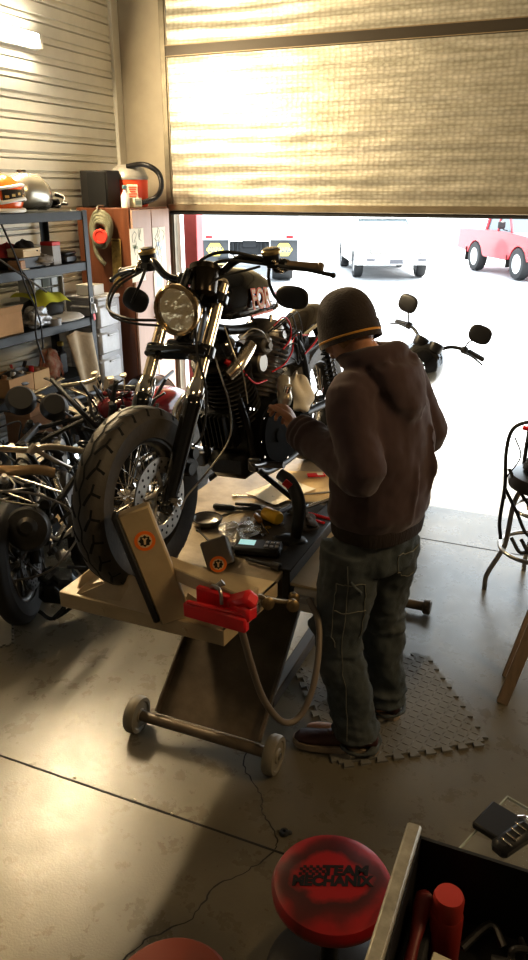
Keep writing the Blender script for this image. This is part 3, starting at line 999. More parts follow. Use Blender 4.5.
# engine
en = thing_part(bike, 'engine')
ek = MB()
ek.lathe([(0, -.10), (.13, -.10), (.145, -.08), (.145, .08), (.13, .10), (0, .10)], (0, .78, .36), (1, 0, 0), 32)
ek.box((0, .98, .34), (.20, .26, .22), bev=.04)
ek.box((0, .76, .24), (.20, .30, .12), bev=.03)
obj('crankcase', ek, mat('black_wrinkle', (.016, .015, .014), .4, .3, bump=.2, bscale=120), en)
pc = MB()
pts = []
for i in range(40):
    a = 2 * PI * i / 40
    cx = .115 if math.cos(a) > 0 else .135
    pts.append((.88 + .25 * math.copysign(abs(math.cos(a)) ** .75, math.cos(a)), .355 + (.150 if math.cos(a) < .2 else .135) * math.copysign(abs(math.sin(a)) ** .85, math.sin(a))))
pc.prism(pts, (.10, 0, 0), (0, 1, 0), (0, 0, 1), .055)
pc.prism([(.88 + (p[0] - .88) * .90, .355 + (p[1] - .355) * .88) for p in pts], (.155, 0, 0), (0, 1, 0), (0, 0, 1), .016)
pc.lathe([(.0, 0), (.052, 0), (.052, .008), (.046, .014), (0, .014)], (.17, 1.0, .345), (1, 0, 0), 28)
pc.lathe([(.0, 0), (.03, 0), (.03, .008), (0, .010)], (.17, .78, .345), (1, 0, 0), 20)
pc.mat(1)
for i in range(12):
    q = pts[int(i * 40 / 12)]
    pc.cyl((.155, .88 + (q[0] - .88) * .95, .355 + (q[1] - .355) * .94), (.162, .88 + (q[0] - .88) * .95, .355 + (q[1] - .355) * .94), .0065, n=6)
obj('primary_cover', pc, [mat('satin_black_cover', (.008, .008, .008), .85, spec=.05), chrome], en, label='long black primary cover with bolts')
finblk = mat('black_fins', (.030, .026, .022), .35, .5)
finlit = mat('lit_fins', (.34, .31, .27), .3, .9)  # lighter copy for the rear fins, the light on them put into the colour
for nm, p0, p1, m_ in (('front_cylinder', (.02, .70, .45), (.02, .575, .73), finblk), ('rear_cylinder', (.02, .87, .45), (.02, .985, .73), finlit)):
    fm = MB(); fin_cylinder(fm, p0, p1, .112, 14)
    obj(nm, fm, m_, en)
    hd = MB()
    d_ = (V(p1) - V(p0)).normalized()
    hd.lathe([(0, -.01), (.085, -.01), (.09, .0), (.088, .05), (.07, .075), (0, .08)], p1, d_, 26, sx=1.0, sy=.85)
    hd.cyl(V(p1) + V((.07, 0, .01)), V(p1) + V((.105, 0, .015)), .02, n=6)
    for k in range(4):
        a = PI / 4 + k * PI / 2
        x_, y_, _ = frame(d_)
        hd.cyl(V(p1) + d_ * .05 + (x_ * math.cos(a) + y_ * math.sin(a)) * .066, V(p1) + d_ * .09 + (x_ * math.cos(a) + y_ * math.sin(a)) * .066, .009, n=6)
    obj('rocker_cover', hd, blackgloss if 'front' in nm else alloy, en)
cbm = MB()
cbm.cyl((-.10, .78, .66), (.12, .78, .66), .045, n=20, bev=.008)
cbm.box((.09, .80, .73), (.09, .11, .09), bev=.02)
cbm.cyl((.10, .74, .74), (.175, .72, .745), .034, n=18, bev=.006)
cbm.cyl((.175, .72, .745), (.190, .717, .746), .014, n=10)
obj('carburettor', cbm, mat('dull_alloy', (.22, .2, .17), .4, .8), en)
tube_ = MB()
tube_.tube([(.10, .50, .66), (.125, .56, .70), (.13, .66, .755)], [.028, .030, .026], n=14)
obj('intake_tube', tube_, warmchrome, en, label='angled bright tube ahead of the cylinders')
obj('pushrod_tube', MB().tube([(-.02, .80, .45), (-.03, .74, .62)], .012, n=10, k=1), chrome, en)
obj('pushrod_tube', MB().tube([(-.02, .86, .45), (-.03, .93, .62)], .012, n=10, k=1), chrome, en)
for k in range(5):
    obj('bolt', MB().cyl((.11, .62 + .03 * k, .50 - .01 * k), (.13, .62 + .03 * k, .50 - .01 * k), .007, n=6), chrome, en)

vr = MB()
vr.box((.0, .57, .42), (.16, .05, .16), rot=(.2, 0, 0), bev=.008)
for k in range(7):
    vr.box((-.06 + .02 * k, .535, .42), (.006, .04, .14), rot=(.2, 0, 0))
obj('regulator', vr, blackmetal, en)
ex = MB()
ex.tube([(-.08, .56, .60), (-.15, .50, .50), (-.17, .56, .34), (-.17, .80, .24), (-.17, 1.2, .24), (-.17, 1.7, .28)], [.022, .022, .022, .024, .036, .036], n=14)
obj('exhaust_pipe', ex, chrome, bike)
# red leads and wiring
rw = MB()
rw.tube([(.09, .54, .70), (.12, .57, .68), (.135, .66, .60), (.14, .76, .59)], .004, n=8)
rw.tube([(.085, .52, .715), (.115, .555, .69)], [.010, .012], n=10, k=1)
rw.tube([(.13, .87, .80), (.15, .93, .83), (.15, .99, .79), (.15, .99, .73), (.14, .93, .69)], .0038, n=8, k=8)
rw.tube([(.13, .83, .61), (.15, .92, .63), (.15, 1.0, .67), (.12, 1.1, .72), (.12, 1.25, .70)], .0038, n=8, k=8)
rw.tube([(.12, 1.2, .62), (.14, 1.3, .67), (.13, 1.4, .74)], .0045, n=8, k=8)
obj('spark_plug_lead', rw, redwire, bike, label='red ignition leads')
wl = MB()
for k in range(9):
    a = random.uniform(.85, 1.0); z = random.uniform(.66, .8)
    wl.tube([(.10, a, z), (.12 + random.uniform(0, .04), a + .1, z + random.uniform(-.05, .07)), (.11, a + .22, z + random.uniform(-.08, .05)), (.09, a + .32, z + random.uniform(-.12, .02))], random.choice((.003, .004, .006)), n=6)
obj('wiring_loom', wl, blackrubber, bike)
# rear end
bt = MB()
bt.box((0, 1.12, .66), (.17, .16, .16), bev=.012)
bt.box((.06, 1.28, .62), (.06, .10, .14), bev=.01)
bt.mat(1)
bt.box((.0, 1.12, .745), (.10, .12, .012), bev=.003)
bt.cyl((.088, 1.10, .69), (.094, 1.10, .69), .02, n=16)
obj('battery_box', bt, [blackplastic, alloy], bike)
rfm = MB()
def fend(u, v):
    a = R(-38 + 118 * u); th = (v - .5) * PI * .98
    rr = .385
    x = .088 * math.sin(th) * (1.0); z = rr + .030 * math.cos(th) - (.04 * abs(math.sin(th)) ** 3)
    return V((x, 1.52 + z * math.sin(a), .40 + z * math.cos(a)))
rfm.grid(fend, 28, 17)
obj('rear_fender', rfm, mat('dark_gloss_brown', (.035, .026, .018), .16, coat=.6), bike, label='bare glossy dark rear fender without a seat')
rst = MB()
for s in (-1, 1):
    rst.tube([(s * .105, 1.20, .70), (s * .112, 1.5, .74), (s * .11, 1.82, .70)], [.011, .015, .012], n=10, flat=.6)
obj('fender_strut', rst, chrome, bike)
for s in (-1, 1):
    shk = MB()
    p0, p1 = V((s * .15, 1.50, .34)), V((s * .135, 1.40, .66))
    shk.cyl(p0, p1, .012, n=10)
    d_ = (p1 - p0); x_, y_, z_ = frame(d_)
    shk.tube([p0 + d_ * (.15 + .7 * i / 60) + (x_ * math.cos(i * .9) + y_ * math.sin(i * .9)) * .027 for i in range(61)], .005, n=6, k=1)
    shk.cyl(p0 + d_ * .85, p1, .03, n=16)
    obj('shock_absorber', shk, [blackmetal], bike)
make_wheel(bike, (0, 1.52, .322), .322, .072, .205, 'rear_wheel', blackmetal, 20, tread=False)
for s in (-1, 1):
    fp = MB()
    fp.cyl((s * .14, .62, .26), (s * .27, .62, .27), .014, n=12)
    fp.box((s * .13, .62, .26), (.05, .04, .06), bev=.008)
    obj('foot_peg', fp, darksteel, bike)
fp = MB()
fp.tube([(.19, .62, .27), (.20, .50, .30), (.205, .46, .33)], .008, n=8)
fp.ell((.22, .46, .335), (.03, .013, .013), n=10, m=8)
obj('shift_lever', fp, darksteel, bike)
# propped on the lift: side stand
ss = MB(); ss.tube([(.10, .72, .19), (.20, .76, .09), (.265, .77, .012 + .025)], .012, n=10)
ss.box((.268, .775, .030), (.05, .06, .012), rot=(0, .1, 0), bev=.004)
obj('side_stand', ss, blackmetal, bike)
# ------------------------------------------------------------------ the man
MO = V((-.62, 2.46, 0))
man = thing('person', 'man in brown hoodie, beanie and carpenter jeans reaching into the engine', 'person', MO)
skin = mat('skin', (.52, .28, .17), .5, 0, var=.12, vscale=25, bump=.05, bscale=120)
skin.node_tree.nodes['Principled BSDF'].inputs['Subsurface Weight'].default_value = .08
skin.node_tree.nodes['Principled BSDF'].inputs['Subsurface Radius'].default_value = (.02, .008, .004)
hoodm = mat('brown_fleece', (.058, .032, .033), .9, 0, var=.10, vscale=5, bump=.06, bscale=260, sheen=.2)
jeanm = mat('worn_denim', (.036, .047, .052), .85, 0, col2=(.088, .097, .096), vscale=5, bump=.2, bscale=300)
beanm = mat('brown_knit', (.028, .017, .012), .9, 0, var=.15, bump=.35, bscale=150, sheen=.2)
F_ = V((-.94, .34, 0)).normalized()      # the way the chest faces
S_ = V((.34, .94, 0)).normalized()       # his left -> right
UP = V((0, 0, 1))
def ringo(c, w, d, n=28, p=.85, f=None, s=None, tilt=0):
    f = f or F_; s = s or S_
    out = []
    for j in range(n):
        a = 2 * PI * j / n
        u = math.copysign(abs(math.cos(a)) ** p, math.cos(a)); v = math.copysign(abs(math.sin(a)) ** p, math.sin(a))
        out.append(V(c) + s * (w * u) + f * (d * v) + UP * (tilt * v))
    return out
def loc(mb):
    mb.T = Matrix.Translation(-MO)
    return mb
LSH, RSH = V((-.672, 2.315, 1.455)), V((-.590, 2.640, 1.465))
LEL, REL = V((-.605, 2.235, 1.225)), V((-.495, 2.72, 1.24))
LWR, RWR = V((-.945, 2.515, 1.27)), V((-.80, 2.93, 1.22))
NECK = V((-.655, 2.475, 1.53))
HEADC = V((-.735, 2.452, 1.665))
LH, RH = V((-.665, 2.405, .90)), V((-.565, 2.55, .90))
LK, RK = V((-.70, 2.375, .50)), V((-.585, 2.60, .50))
LA, RA = V((-.610, 2.375, .10)), V((-.555, 2.615, .10))

# body: one continuous skin
bd = loc(MB())
bd.loft([ringo((-.60, 2.485, .86), .12, .09), ringo((-.60, 2.485, 1.0), .13, .10), ringo((-.60, 2.485, 1.2), .15, .105), ringo((-.62, 2.48, 1.36), .17, .10), ringo((-.645, 2.475, 1.46), .13, .085), ringo((-.66, 2.472, 1.52), .065, .06)])
bd.tube([(-.645, 2.478, 1.47), NECK, HEADC + V((.012, 0, -.04))], [.075, .066, .062], n=18)
HF = V((-.72, .42, -.80)).normalized()
HS = V((.42, .72, 0)).normalized(); HU = HS.cross(HF).normalized()
if HU.z < 0:
    HU = -HU
def hp(f, s, u):
    return HEADC + HF * f + HS * s + HU * u
HM = Matrix((HS, HF, HU)).transposed()
bd.ell(HEADC, (.076, .096, .108), rot=HM, n=28, m=18)
bd.ell(hp(.035, 0, -.055), (.058, .062, .065), rot=HM)           # jaw
bd.ell(hp(.082, 0, -.088), (.026, .022, .022), rot=HM)           # chin
bd.tube([hp(.092, 0, .015), hp(.112, 0, -.018), hp(.118, 0, -.032), hp(.100, 0, -.038)], [.008, .011, .014, .009], n=12)   # nose
bd.ell(hp(.086, 0, .026), (.050, .014, .012), rot=HM)            # brow
bd.ell(hp(.096, 0, -.062), (.026, .010, .008), rot=HM); bd.ell(hp(.094, 0, -.073), (.022, .010, .008), rot=HM)
for s in (-1, 1):
    bd.ell(hp(.070, s * .042, -.030), (.022, .022, .020), rot=HM)   # cheek
    e = Matrix.Rotation(s * .35, 3, 'Z')
    bd.ell(hp(-.008, s * .074, -.030), (.009, .018, .028), rot=HM @ e)
    bd.tube([hp(-.018, s * .078, -.052), hp(-.028, s * .083, -.028), hp(-.020, s * .083, -.012), hp(-.002, s * .077, -.010)], .005, n=8)
def arm(sh, el, wr, rs):
    bd.tube([sh, (sh + el) / 2, el, el * .5 + wr * .5, wr], rs, n=14, k=5)
arm(LSH, LEL, LWR, [.058, .05, .044, .04, .029]); arm(RSH, REL, RWR, [.058, .05, .044, .04, .029])
for hip, kn, an in ((LH, LK, LA), (RH, RK, RA)):
    bd.tube([hip + V((0, 0, -.06)), (hip + kn) / 2, kn, kn * .6 + an * .4, an], [.075, .074, .058, .058, .04], n=14, k=5)
    bd.ell(an + V((-.09, 0, -.055)), (.12, .04, .035))
def hand(wr, d, pn, side, curl):
    """d: along the hand, pn: palm normal (fingers curl toward it), side: toward the thumb"""
    d = V(d).normalized(); pn = V(pn); pn = (pn - d * pn.dot(d)).normalized(); sd = d.cross(pn)
    if sd.dot(V(side)) < 0:
        sd = -sd
    Mh = Matrix((sd, d, pn)).transposed()
    c = wr + d * .05
    bd.tube([wr - d * .03, wr, wr + d * .03], [.028, .027, .034], n=12, k=3, flat=.7, ref=None)
    bd.ell(c, (.041, .056, .017), rot=Mh, power=.8)
    tips = []
    for i, (ln, off) in enumerate(((.072, .031), (.080, .0105), (.075, -.0105), (.058, -.030))):
        base = wr + d * (.088 - .006 * abs(i - 1.2)) + sd * off
        ang = curl * (.85 + .05 * i); p = base.copy(); pts = [base - d * .03, base]; a = .15
        for seg in (.45, .32, .23):
            a += ang
            p = p + (d * math.cos(a) + pn * math.sin(a)) * ln * seg + sd * off * .10
            pts.append(p.copy())
        bd.tube(pts, [.0105, .0102, .0098, .009, .0072], n=10, k=3)
        bd.ell(p, (.0076, .0076, .0076), n=10, m=6)
        tips.append(p)
    tb = wr + d * .030 + sd * .032
    p1 = tb + (sd * .7 + d * .6 + pn * .35).normalized() * .036
    p2 = p1 + (sd * .25 + d * .85 + pn * .55).normalized() * .030
    p3 = p2 + (d * .8 + pn * .6 - sd * .15).normalized() * .024
    bd.tube([wr + d * .015 + sd * .015, tb, p1, p2, p3], [.015, .0155, .0125, .011, .0085], n=10, k=3)
    bd.ell(p3, (.0088, .0088, .0088), n=10, m=6)
    return tips
hand(LWR, (-.52, .62, .50), (-.75, -.2, -.45), (.1, .5, .8), .80)
hand(RWR, (-.93, -.05, .05), (.1, -.8, -.5), (-.1, -.2, .9), .7)
bm_ = remesh(bd, .0042, 2, 'body', skin)
obj('body', bm_, None, man)

# eyes and short hair
ey = loc(MB())
for s in (-1, 1):
    ey.ell(hp(.088, s * .031, .006), (.012, .010, .009), rot=HM, n=14, m=10)
obj('eyes', ey, mat('eye_white', (.6, .58, .55), .2), man)
hr = loc(MB())
def hairfn(u, v):
    a = PI * (.55 + .9 * u) + 0
    ph = -.75 + .85 * v
    return hp(.0995 * math.cos(ph) * math.sin(a + PI / 2 * 0) * -1 if False else -.099 * math.cos(ph) * math.cos((u - .5) * PI * 1.05), .0795 * math.cos(ph) * math.sin((u - .5) * PI * 1.05), .111 * math.sin(ph) + .0)
hr.grid(hairfn, 18, 8)
obj('hair', hr, mat('short_sandy_hair', (.34, .19, .08), .8, var=.3, vscale=60, bump=.5, bscale=220), man)

# beanie
bn = loc(MB())
cu, cf = HU, HF
ctr = hp(-.006, 0, .012)
tiltU = (HU * .94 - HF * .36).normalized(); tf = HS.cross(tiltU); tf = tf if tf.dot(HF) > 0 else -tf
prof = []
for k in range(13):
    a = k / 12 * PI / 2
    prof.append((math.cos(a) ** .8 if k < 12 else 0, math.sin(a)))
rings = []
for (rr, hh) in [(1.0, -.35), (1.03, -.12)] + [(p[0] * 1.04, p[1]) for p in prof[:-1]] + [(.04, 1.005)]:
    ring = []
    for j in range(40):
        a = 2 * PI * j / 40
        rib = 1 + .006 * math.cos(a * 20)
        ring.append(ctr + HS * (math.cos(a) * .0885 * rr * rib) + tf * (math.sin(a) * .108 * rr * rib) + tiltU * (hh * .118))
    rings.append(ring)
bn.loft(rings)
obj('beanie', bn, beanm, man, label='dark brown knitted beanie', sharp=70)
for nm, z0, z1, mt, sc in (('beanie_cuff', -.066, -.012, beanm, 1.085), ('beanie_lit_stripe', -.050, -.043, mat('gold_lit_stripe', (.60, .30, .05), .7), 1.095)):  # gold stripe coloured to carry the orange light on the cap rim
    cf_ = loc(MB()); rings = []
    for (hh, e) in ((z0, 0.96), (z0 - .002, 1.0), ((z0 + z1) / 2, 1.02), (z1, 1.0), (z1, .94)):
        rings.append([ctr + HS * (math.cos(2 * PI * j / 48) * .0885 * sc * e) + tf * (math.sin(2 * PI * j / 48) * .108 * sc * e) + tiltU * hh for j in range(48)])
    cf_.loft(rings, caps=False)
    obj(nm, cf_, mt, man, label='thin gold stripe carrying the orange light on the cuff rim' if 'stripe' in nm else None)

# hoodie
hd_ = loc(MB())
hd_.loft([ringo((-.60, 2.487, .955), .172, .132), ringo((-.60, 2.487, .985), .195, .152), ringo((-.598, 2.49, 1.02), .212, .165), ringo((-.595, 2.49, 1.15), .212, .165), ringo((-.60, 2.488, 1.28), .215, .160), ringo((-.615, 2.483, 1.39), .205, .148, tilt=-.01),
          ringo((-.632, 2.48, 1.46), .205, .128, tilt=-.02), ringo((-.645, 2.477, 1.51), .145, .105, tilt=-.02), ringo((-.655, 2.474, 1.545), .085, .085, tilt=-.02)])
def sleeve(sh, el, wr, r):
    w2 = wr + (el - wr).normalized() * .015
    hd_.tube([sh + (V((-.63, 2.48, 1.44)) - sh) * .35, sh, (sh * .5 + el * .5), el, el * .55 + w2 * .45, w2 + (el - w2).normalized() * .03, w2], r, n=18, k=5)
sleeve(LSH, LEL, LWR, [.095, .090, .080, .074, .066, .054, .040])
sleeve(RSH, REL, RWR, [.10, .098, .090, .080, .070, .056, .040])
# folded cuffs and gathered fabric
for el, wr in ((LEL, LWR), (REL, RWR)):
    d_ = (el - wr).normalized()
    for k, rr in ((.05, .052), (.085, .056), (.125, .060)):
        hd_.torus(wr + d_ * k, d_, rr, .012, n=24, m=8)
# hood lying on the back
bk = -F_
hc = NECK + V((.005, .0, .018))
pts = []
for k in range(13):
    a = 2 * PI * k / 13
    back = max(0, -math.cos(a))
    pts.append(hc + S_ * (.105 * math.sin(a)) + F_ * (.088 * math.cos(a)) + UP * (.02 + .025 * back))
hd_.tube(pts, [.036], n=12, k=4, closed=True) if False else hd_.tube(pts, .034, n=12, k=4, closed=True)
hd_.loft([ringo(hc + bk * .06 + UP * .035, .105, .045, p=1), ringo(hc + bk * .10 + UP * .01, .125, .060, p=1), ringo(hc + bk * .135 + UP * -.055, .120, .056, p=1), ringo(hc + bk * .155 + UP * -.12, .095, .048, p=1), ringo(hc + bk * .155 + UP * -.175, .045, .03, p=1), ringo(hc + bk * .155 + UP * -.20, .012, .012, p=1)])
for s in (-1, 1):
    hd_.tube([hc + bk * .10 + S_ * s * .080 + UP * .03, hc + bk * .150 + S_ * s * .075 + UP * -.06, hc + bk * .180 + S_ * s * .02 + UP * -.16], [.022, .028, .018], n=10)
# drape folds over back and sleeves
for (p, q, r_) in (((-.47, 2.42, 1.30), (-.46, 2.40, 1.0), .016), ((-.52, 2.36, 1.22), (-.50, 2.36, .98), .014), ((-.43, 2.52, 1.34), (-.43, 2.50, 1.05), .016)):
    hd_.tube([p, (V(p) + V(q)) / 2 + V((.012, -.012, 0)), q], [.004, r_, .004], n=8)
hood_me = remesh(hd_, .0085, 5, 'hoodie', hoodm, disp=[(.20, .030), (.08, .010)])
obj('hoodie', hood_me, None, man, label='dark brown hooded sweatshirt with the hood down')
hem = loc(MB())
rings = [ringo((-.60, 2.487, z), w, d) for z, w, d in ((.932, .168, .128), (.932, .184, .144), (.975, .192, .149), (.992, .184, .142))]
hem.loft(rings, caps=False)
obj('ribbed_hem', hem, mat('brown_rib', (.024, .015, .012), .9, bump=.4, bscale=140, stretch=(1, 1, .05)), man)

# jeans
jn = loc(MB())
jn.loft([ringo((-.605, 2.485, .80), .165, .128), ringo((-.602, 2.487, .88), .172, .132), ringo((-.60, 2.487, 1.03), .162, .122)])
for hip, kn, an, w in ((LH, LK, LA, 1.0), (RH, RK, RA, .96)):
    d0 = hip + V((0, 0, -.06))
    cf = an + V((.01, 0, -.012))
    jn.tube([hip + V((0, 0, -.02)), d0 + (kn - d0) * .35, kn, kn * .55 + an * .45, an + V((0, 0, .03)), cf], [.118 * w, .110 * w, .094 * w, .088 * w, .086 * w, .082 * w], n=20, k=5)
    for k, (zz, rr) in enumerate(((.055, .080), (.10, .084), (.16, .084), (.47, .088), (.54, .092))):
        t = (zz - an.z) / (kn.z - an.z)
        c = an + (kn - an) * t
        hd2 = V((random.uniform(-.25, .25), random.uniform(-.25, .25), 1))
        jn.torus(c, hd2, rr, .011, n=22, m=8)
jean_me = remesh(jn, .008, 4, 'jeans', jeanm, disp=[(.11, .034), (.05, .013)])
obj('jeans', jean_me, None, man, label='baggy worn carpenter jeans')
# pocket seams, hammer loop, stitched edges that follow the leg
from mathutils.bvhtree import BVHTree
bmj = bmesh.new(); bmj.from_mesh(jean_me); bvh = BVHTree.FromBMesh(bmj)
def on_jeans(p, lift_=.002):
    p = V(p) - MO
    h, nrm, _, _ = bvh.find_nearest(p)
    return h + nrm * lift_
stm = mat('pale_stitch', (.17, .17, .14), .8)
pk = MB()
def seam(pts, r=.0022):
    P = smooth_path([V(p) for p in pts], 8)
    pk.tube([on_jeans(p) for p in P], r, n=6, k=1)
seam([(-.69, 2.26, .78), (-.64, 2.25, .775), (-.575, 2.30, .785)]); seam([(-.69, 2.26, .665), (-.63, 2.25, .66), (-.57, 2.32, .67)])
seam([(-.69, 2.26, .78), (-.70, 2.27, .60), (-.68, 2.27, .52)], .0018); seam([(-.575, 2.30, .785), (-.57, 2.31, .66), (-.58, 2.32, .53)], .0018)
seam([(-.49, 2.40, .875), (-.44, 2.47, .865), (-.43, 2.53, .875)]); seam([(-.49, 2.40, .875), (-.48, 2.41, .77), (-.45, 2.45, .745), (-.43, 2.50, .76)], .0018)
seam([(-.645, 2.27, .86), (-.64, 2.26, .5), (-.62, 2.29, .1)], .0016)
obj('pocket_stitching', pk, stm, man, label='pale stitched pocket edges')
lp = MB()
P = [on_jeans(p, l) for p, l in (((-.625, 2.25, .80), .004), ((-.60, 2.26, .775), .012), ((-.585, 2.28, .755), .010), ((-.60, 2.27, .735), .004))]
lp.tube(P, .007, n=8, flat=.5)
obj('hammer_loop', lp, jeanm, man)

# boots
bootm = mat('oxblood_leather', (.050, .014, .012), .58, 0, var=.3, vscale=14, bump=.1)
solem = mat('pale_sole', (.34, .27, .20), .6, var=.2, vscale=20)
def shoe(heel, toe, side_sign):
    heel, toe = V(heel), V(toe); d = (toe - heel); L = d.length; d.normalize(); sd = V((-d.y, d.x, 0))
    up = MB(); up.T = Matrix.Translation(-MO)
    rings = []
    for (t, w, h, dz) in ((.0, .020, .05, .05), (.02, .033, .10, .02), (.12, .040, .115, .02), (.28, .041, .112, .02), (.42, .043, .085, .02), (.60, .050, .068, .02), (.80, .050, .056, .02), (.93, .040, .046, .02), (1.0, .015, .03, .025)):
        c = heel + d * (L * t)
        ring = []
        for j in range(20):
            a = 2 * PI * j / 20
            x = w * math.cos(a); z = math.sin(a)
            zz = dz + (h - dz) * (.5 + .5 * math.copysign(abs(z) ** .8, z))
            ring.append(c + sd * x * (1 - .35 * max(0, z)) + UP * zz)
        rings.append(ring)
    up.loft(rings)
    o = obj('shoe', up, bootm, man, label='dark oxblood leather work shoe', sharp=70)
    so = MB(); so.T = Matrix.Translation(-MO)
    pts = []
    for (t, w) in ((-.01, .015), (.03, .034), (.15, .041), (.35, .040), (.60, .052), (.82, .052), (.95, .041), (1.02, .012)):
        pts.append((t * L, w))
    poly = pts + [(a, -b) for a, b in reversed(pts)]
    so.prism(poly, heel, d, sd, .026)
    obj('sole', so, solem, o)
    lc = MB(); lc.T = Matrix.Translation(-MO)
    for k in range(4):
        t = .42 + .06 * k; c = heel + d * (L * t)
        hz = .090 - .0075 * k
        lc.tube([c + sd * .030 + UP * (hz - .018), c + UP * (hz + .002), c - sd * .030 + UP * (hz - .018)], .003, n=6, k=4)
    obj('laces', lc, mat('shoe_lace', (.16, .10, .07), .8), o)
shoe((-.520, 2.385, .012), (-.845, 2.310, .012), 1)
shoe((-.490, 2.615, .012), (-.800, 2.655, .012), 1)
# ------------------------------------------------------------------ shelving along the left wall
SXF, SXB, SY0, SY1 = -3.42, -3.86 + .06, 3.30, 4.76
shelf = thing('shelving_unit', 'dark grey steel shelving unit along the left corrugated wall', 'shelf', (-3.6, 4.0, 0))
shm = mat('shelf_grey_steel', (.032, .036, .040), .45, .3, var=.15, vscale=6)
ST = Matrix.Translation((3.6, -4.0, 0))
SZ = [.36, .80, 1.205, 1.605, 1.955]
for z in SZ:
    s = MB(); s.T = ST
    s.box(((SXF + SXB) / 2, (SY0 + SY1) / 2, z - .008), (SXF - SXB, SY1 - SY0, .016), bev=.003)
    for x in (SXF - .006, SXB + .006):
        s.box((x, (SY0 + SY1) / 2, z - .030), (.012, SY1 - SY0, .062), bev=.003)
    for y in (SY0 + .006, SY1 - .006):
        s.box(((SXF + SXB) / 2, y, z - .030), (SXF - SXB, .012, .062), bev=.003)
    obj('shelf_board', s, shm, shelf)
for x in (SXF - .008, SXB + .008):
    for y in (SY0 + .01, (SY1 - .01)):
        s = MB(); s.T = ST
        sg = 1 if x == SXF - .008 else -1
        s.box((x + sg * .012, y, .98), (.006, .05, 1.96), bev=.001)
        s.box((x - sg * .008, y + (.024 if y > 4 else -.024), .98), (.04, .006, 1.96), bev=.001)
        obj('post', s, shm, shelf)

def at(y, z, x=-3.6):
    return V((x, y, z))
def gone(name, label, cat, mb, mats, loc, rot=(0, 0, 0), group=None, sharp=38):
    o = obj(name, mb, mats, sharp=sharp, loc=loc, rot=rot)
    return tag(o, label, cat, group)

# --- top shelf: helmet and silver tank
ZS = 1.956
hm = thing('motorcycle_helmet', 'orange and white helmet with dark visor opening on the top shelf', 'helmet', (-3.52, 4.03, ZS), (0, 0, R(20)))
s = MB()
def helm(u, v):
    a = 2 * PI * u; ph = -.62 + (PI / 2 + .62) * v
    return V((.135 * math.cos(ph) * math.cos(a), .165 * math.cos(ph) * math.sin(a), .10 + .135 * math.sin(ph)))
s.grid(helm, 36, 16, closed_u=True)
obj('shell', s, mat('orange_helmet', (.72, .13, .02), .22, coat=.6), hm, label='glossy orange shell')
s = MB()
for (dz, r_) in ((.055, .012), (.135, .010)):
    P = []
    for k in range(17):
        a = -PI / 2 - 1.25 + 2.5 * k / 16 + PI / 2 + .0
        P.append((.133 * math.cos(a) * 1.0 + .004, .163 * math.sin(a), dz + .02 + .012 * math.cos(a * 2)))
    s.tube(P, r_, n=8, k=2)
for e in (-1, 1):
    s.tube([(.133 * math.cos(e * 1.25) + .004, .163 * math.sin(e * 1.25), .065), (.10 * math.cos(e * 1.35) + .02, .172 * math.sin(e * 1.30), .11), (.133 * math.cos(e * 1.25) + .004, .163 * math.sin(e * 1.25), .155)], .011, n=8)
s.tube([(.137 * math.cos(a) * .93, .167 * math.sin(a) * .93, .018) for a in [2 * PI * i / 20 for i in range(20)]], .014, n=8, closed=True, k=2)
obj('trim', s, white, hm, label='white rim and eyeport trim')
s = MB()
def vis(u, v):
    a = -1.12 + 2.24 * u; zz = .070 + .072 * v
    return V((.137 * math.cos(a) + .004, .166 * math.sin(a), zz))
s.grid(vis, 20, 5)
obj('visor', s, mat('dark_visor', (.03, .025, .02), .1, coat=.5), hm)
s = MB()
for k in range(7):
    a = -.9 + 1.8 * k / 6
    s.box((.140 * math.cos(a), .169 * math.sin(a), .10 + .008 * (k % 3)), (.004, .026, .016), rot=(0, 0, a), bev=.001)
obj('gold_emblem', s, mat('gold_leaf', (.55, .38, .14), .3, .6), hm)

st_ = thing('spare_fuel_tank', 'silver spare fuel tank standing beside the orange helmet', 'fuel tank', (-3.6, 4.38, ZS), (0, 0, R(-12)))
s = MB(); rings = []
for (y, w, zc, h) in ((-.17, .05, .12, .06), (-.15, .10, .125, .10), (-.06, .125, .13, .125), (.06, .12, .125, .12), (.14, .085, .10, .095), (.18, .04, .08, .06)):
    rings.append([(w * math.copysign(abs(math.cos(a)) ** .8, math.cos(a)), y, zc + h * math.copysign(abs(math.sin(a)) ** .85, math.sin(a)) * (.95 if math.sin(a) > 0 else .95)) for a in [2 * PI * j / 28 for j in range(28)]])
s.loft(rings)
obj('tank_shell', s, mat('silver_paint', (.50, .48, .42), .25, .7, var=.08), st_, sharp=60)
s = MB(); s.lathe([(0, 0), (.03, 0), (.03, .01), (.02, .014), (0, .014)], (0, -.03, .252), (0, 0, 1), 20)
obj('filler_neck', s, darksteel, st_)
s = MB()
s.tube([(.06, .16, .03), (.10, .21, .05), (.08, .24, .09), (.02, .22, .11)], .014, n=8, flat=.5)
s.box((.03, .19, .05), (.10, .03, .06), rot=(.3, 0, .2), bev=.006)
s.cyl((.10, .20, .05), (.14, .22, .05), .012, n=10)
obj('mounting_bracket', s, blackmetal, st_)

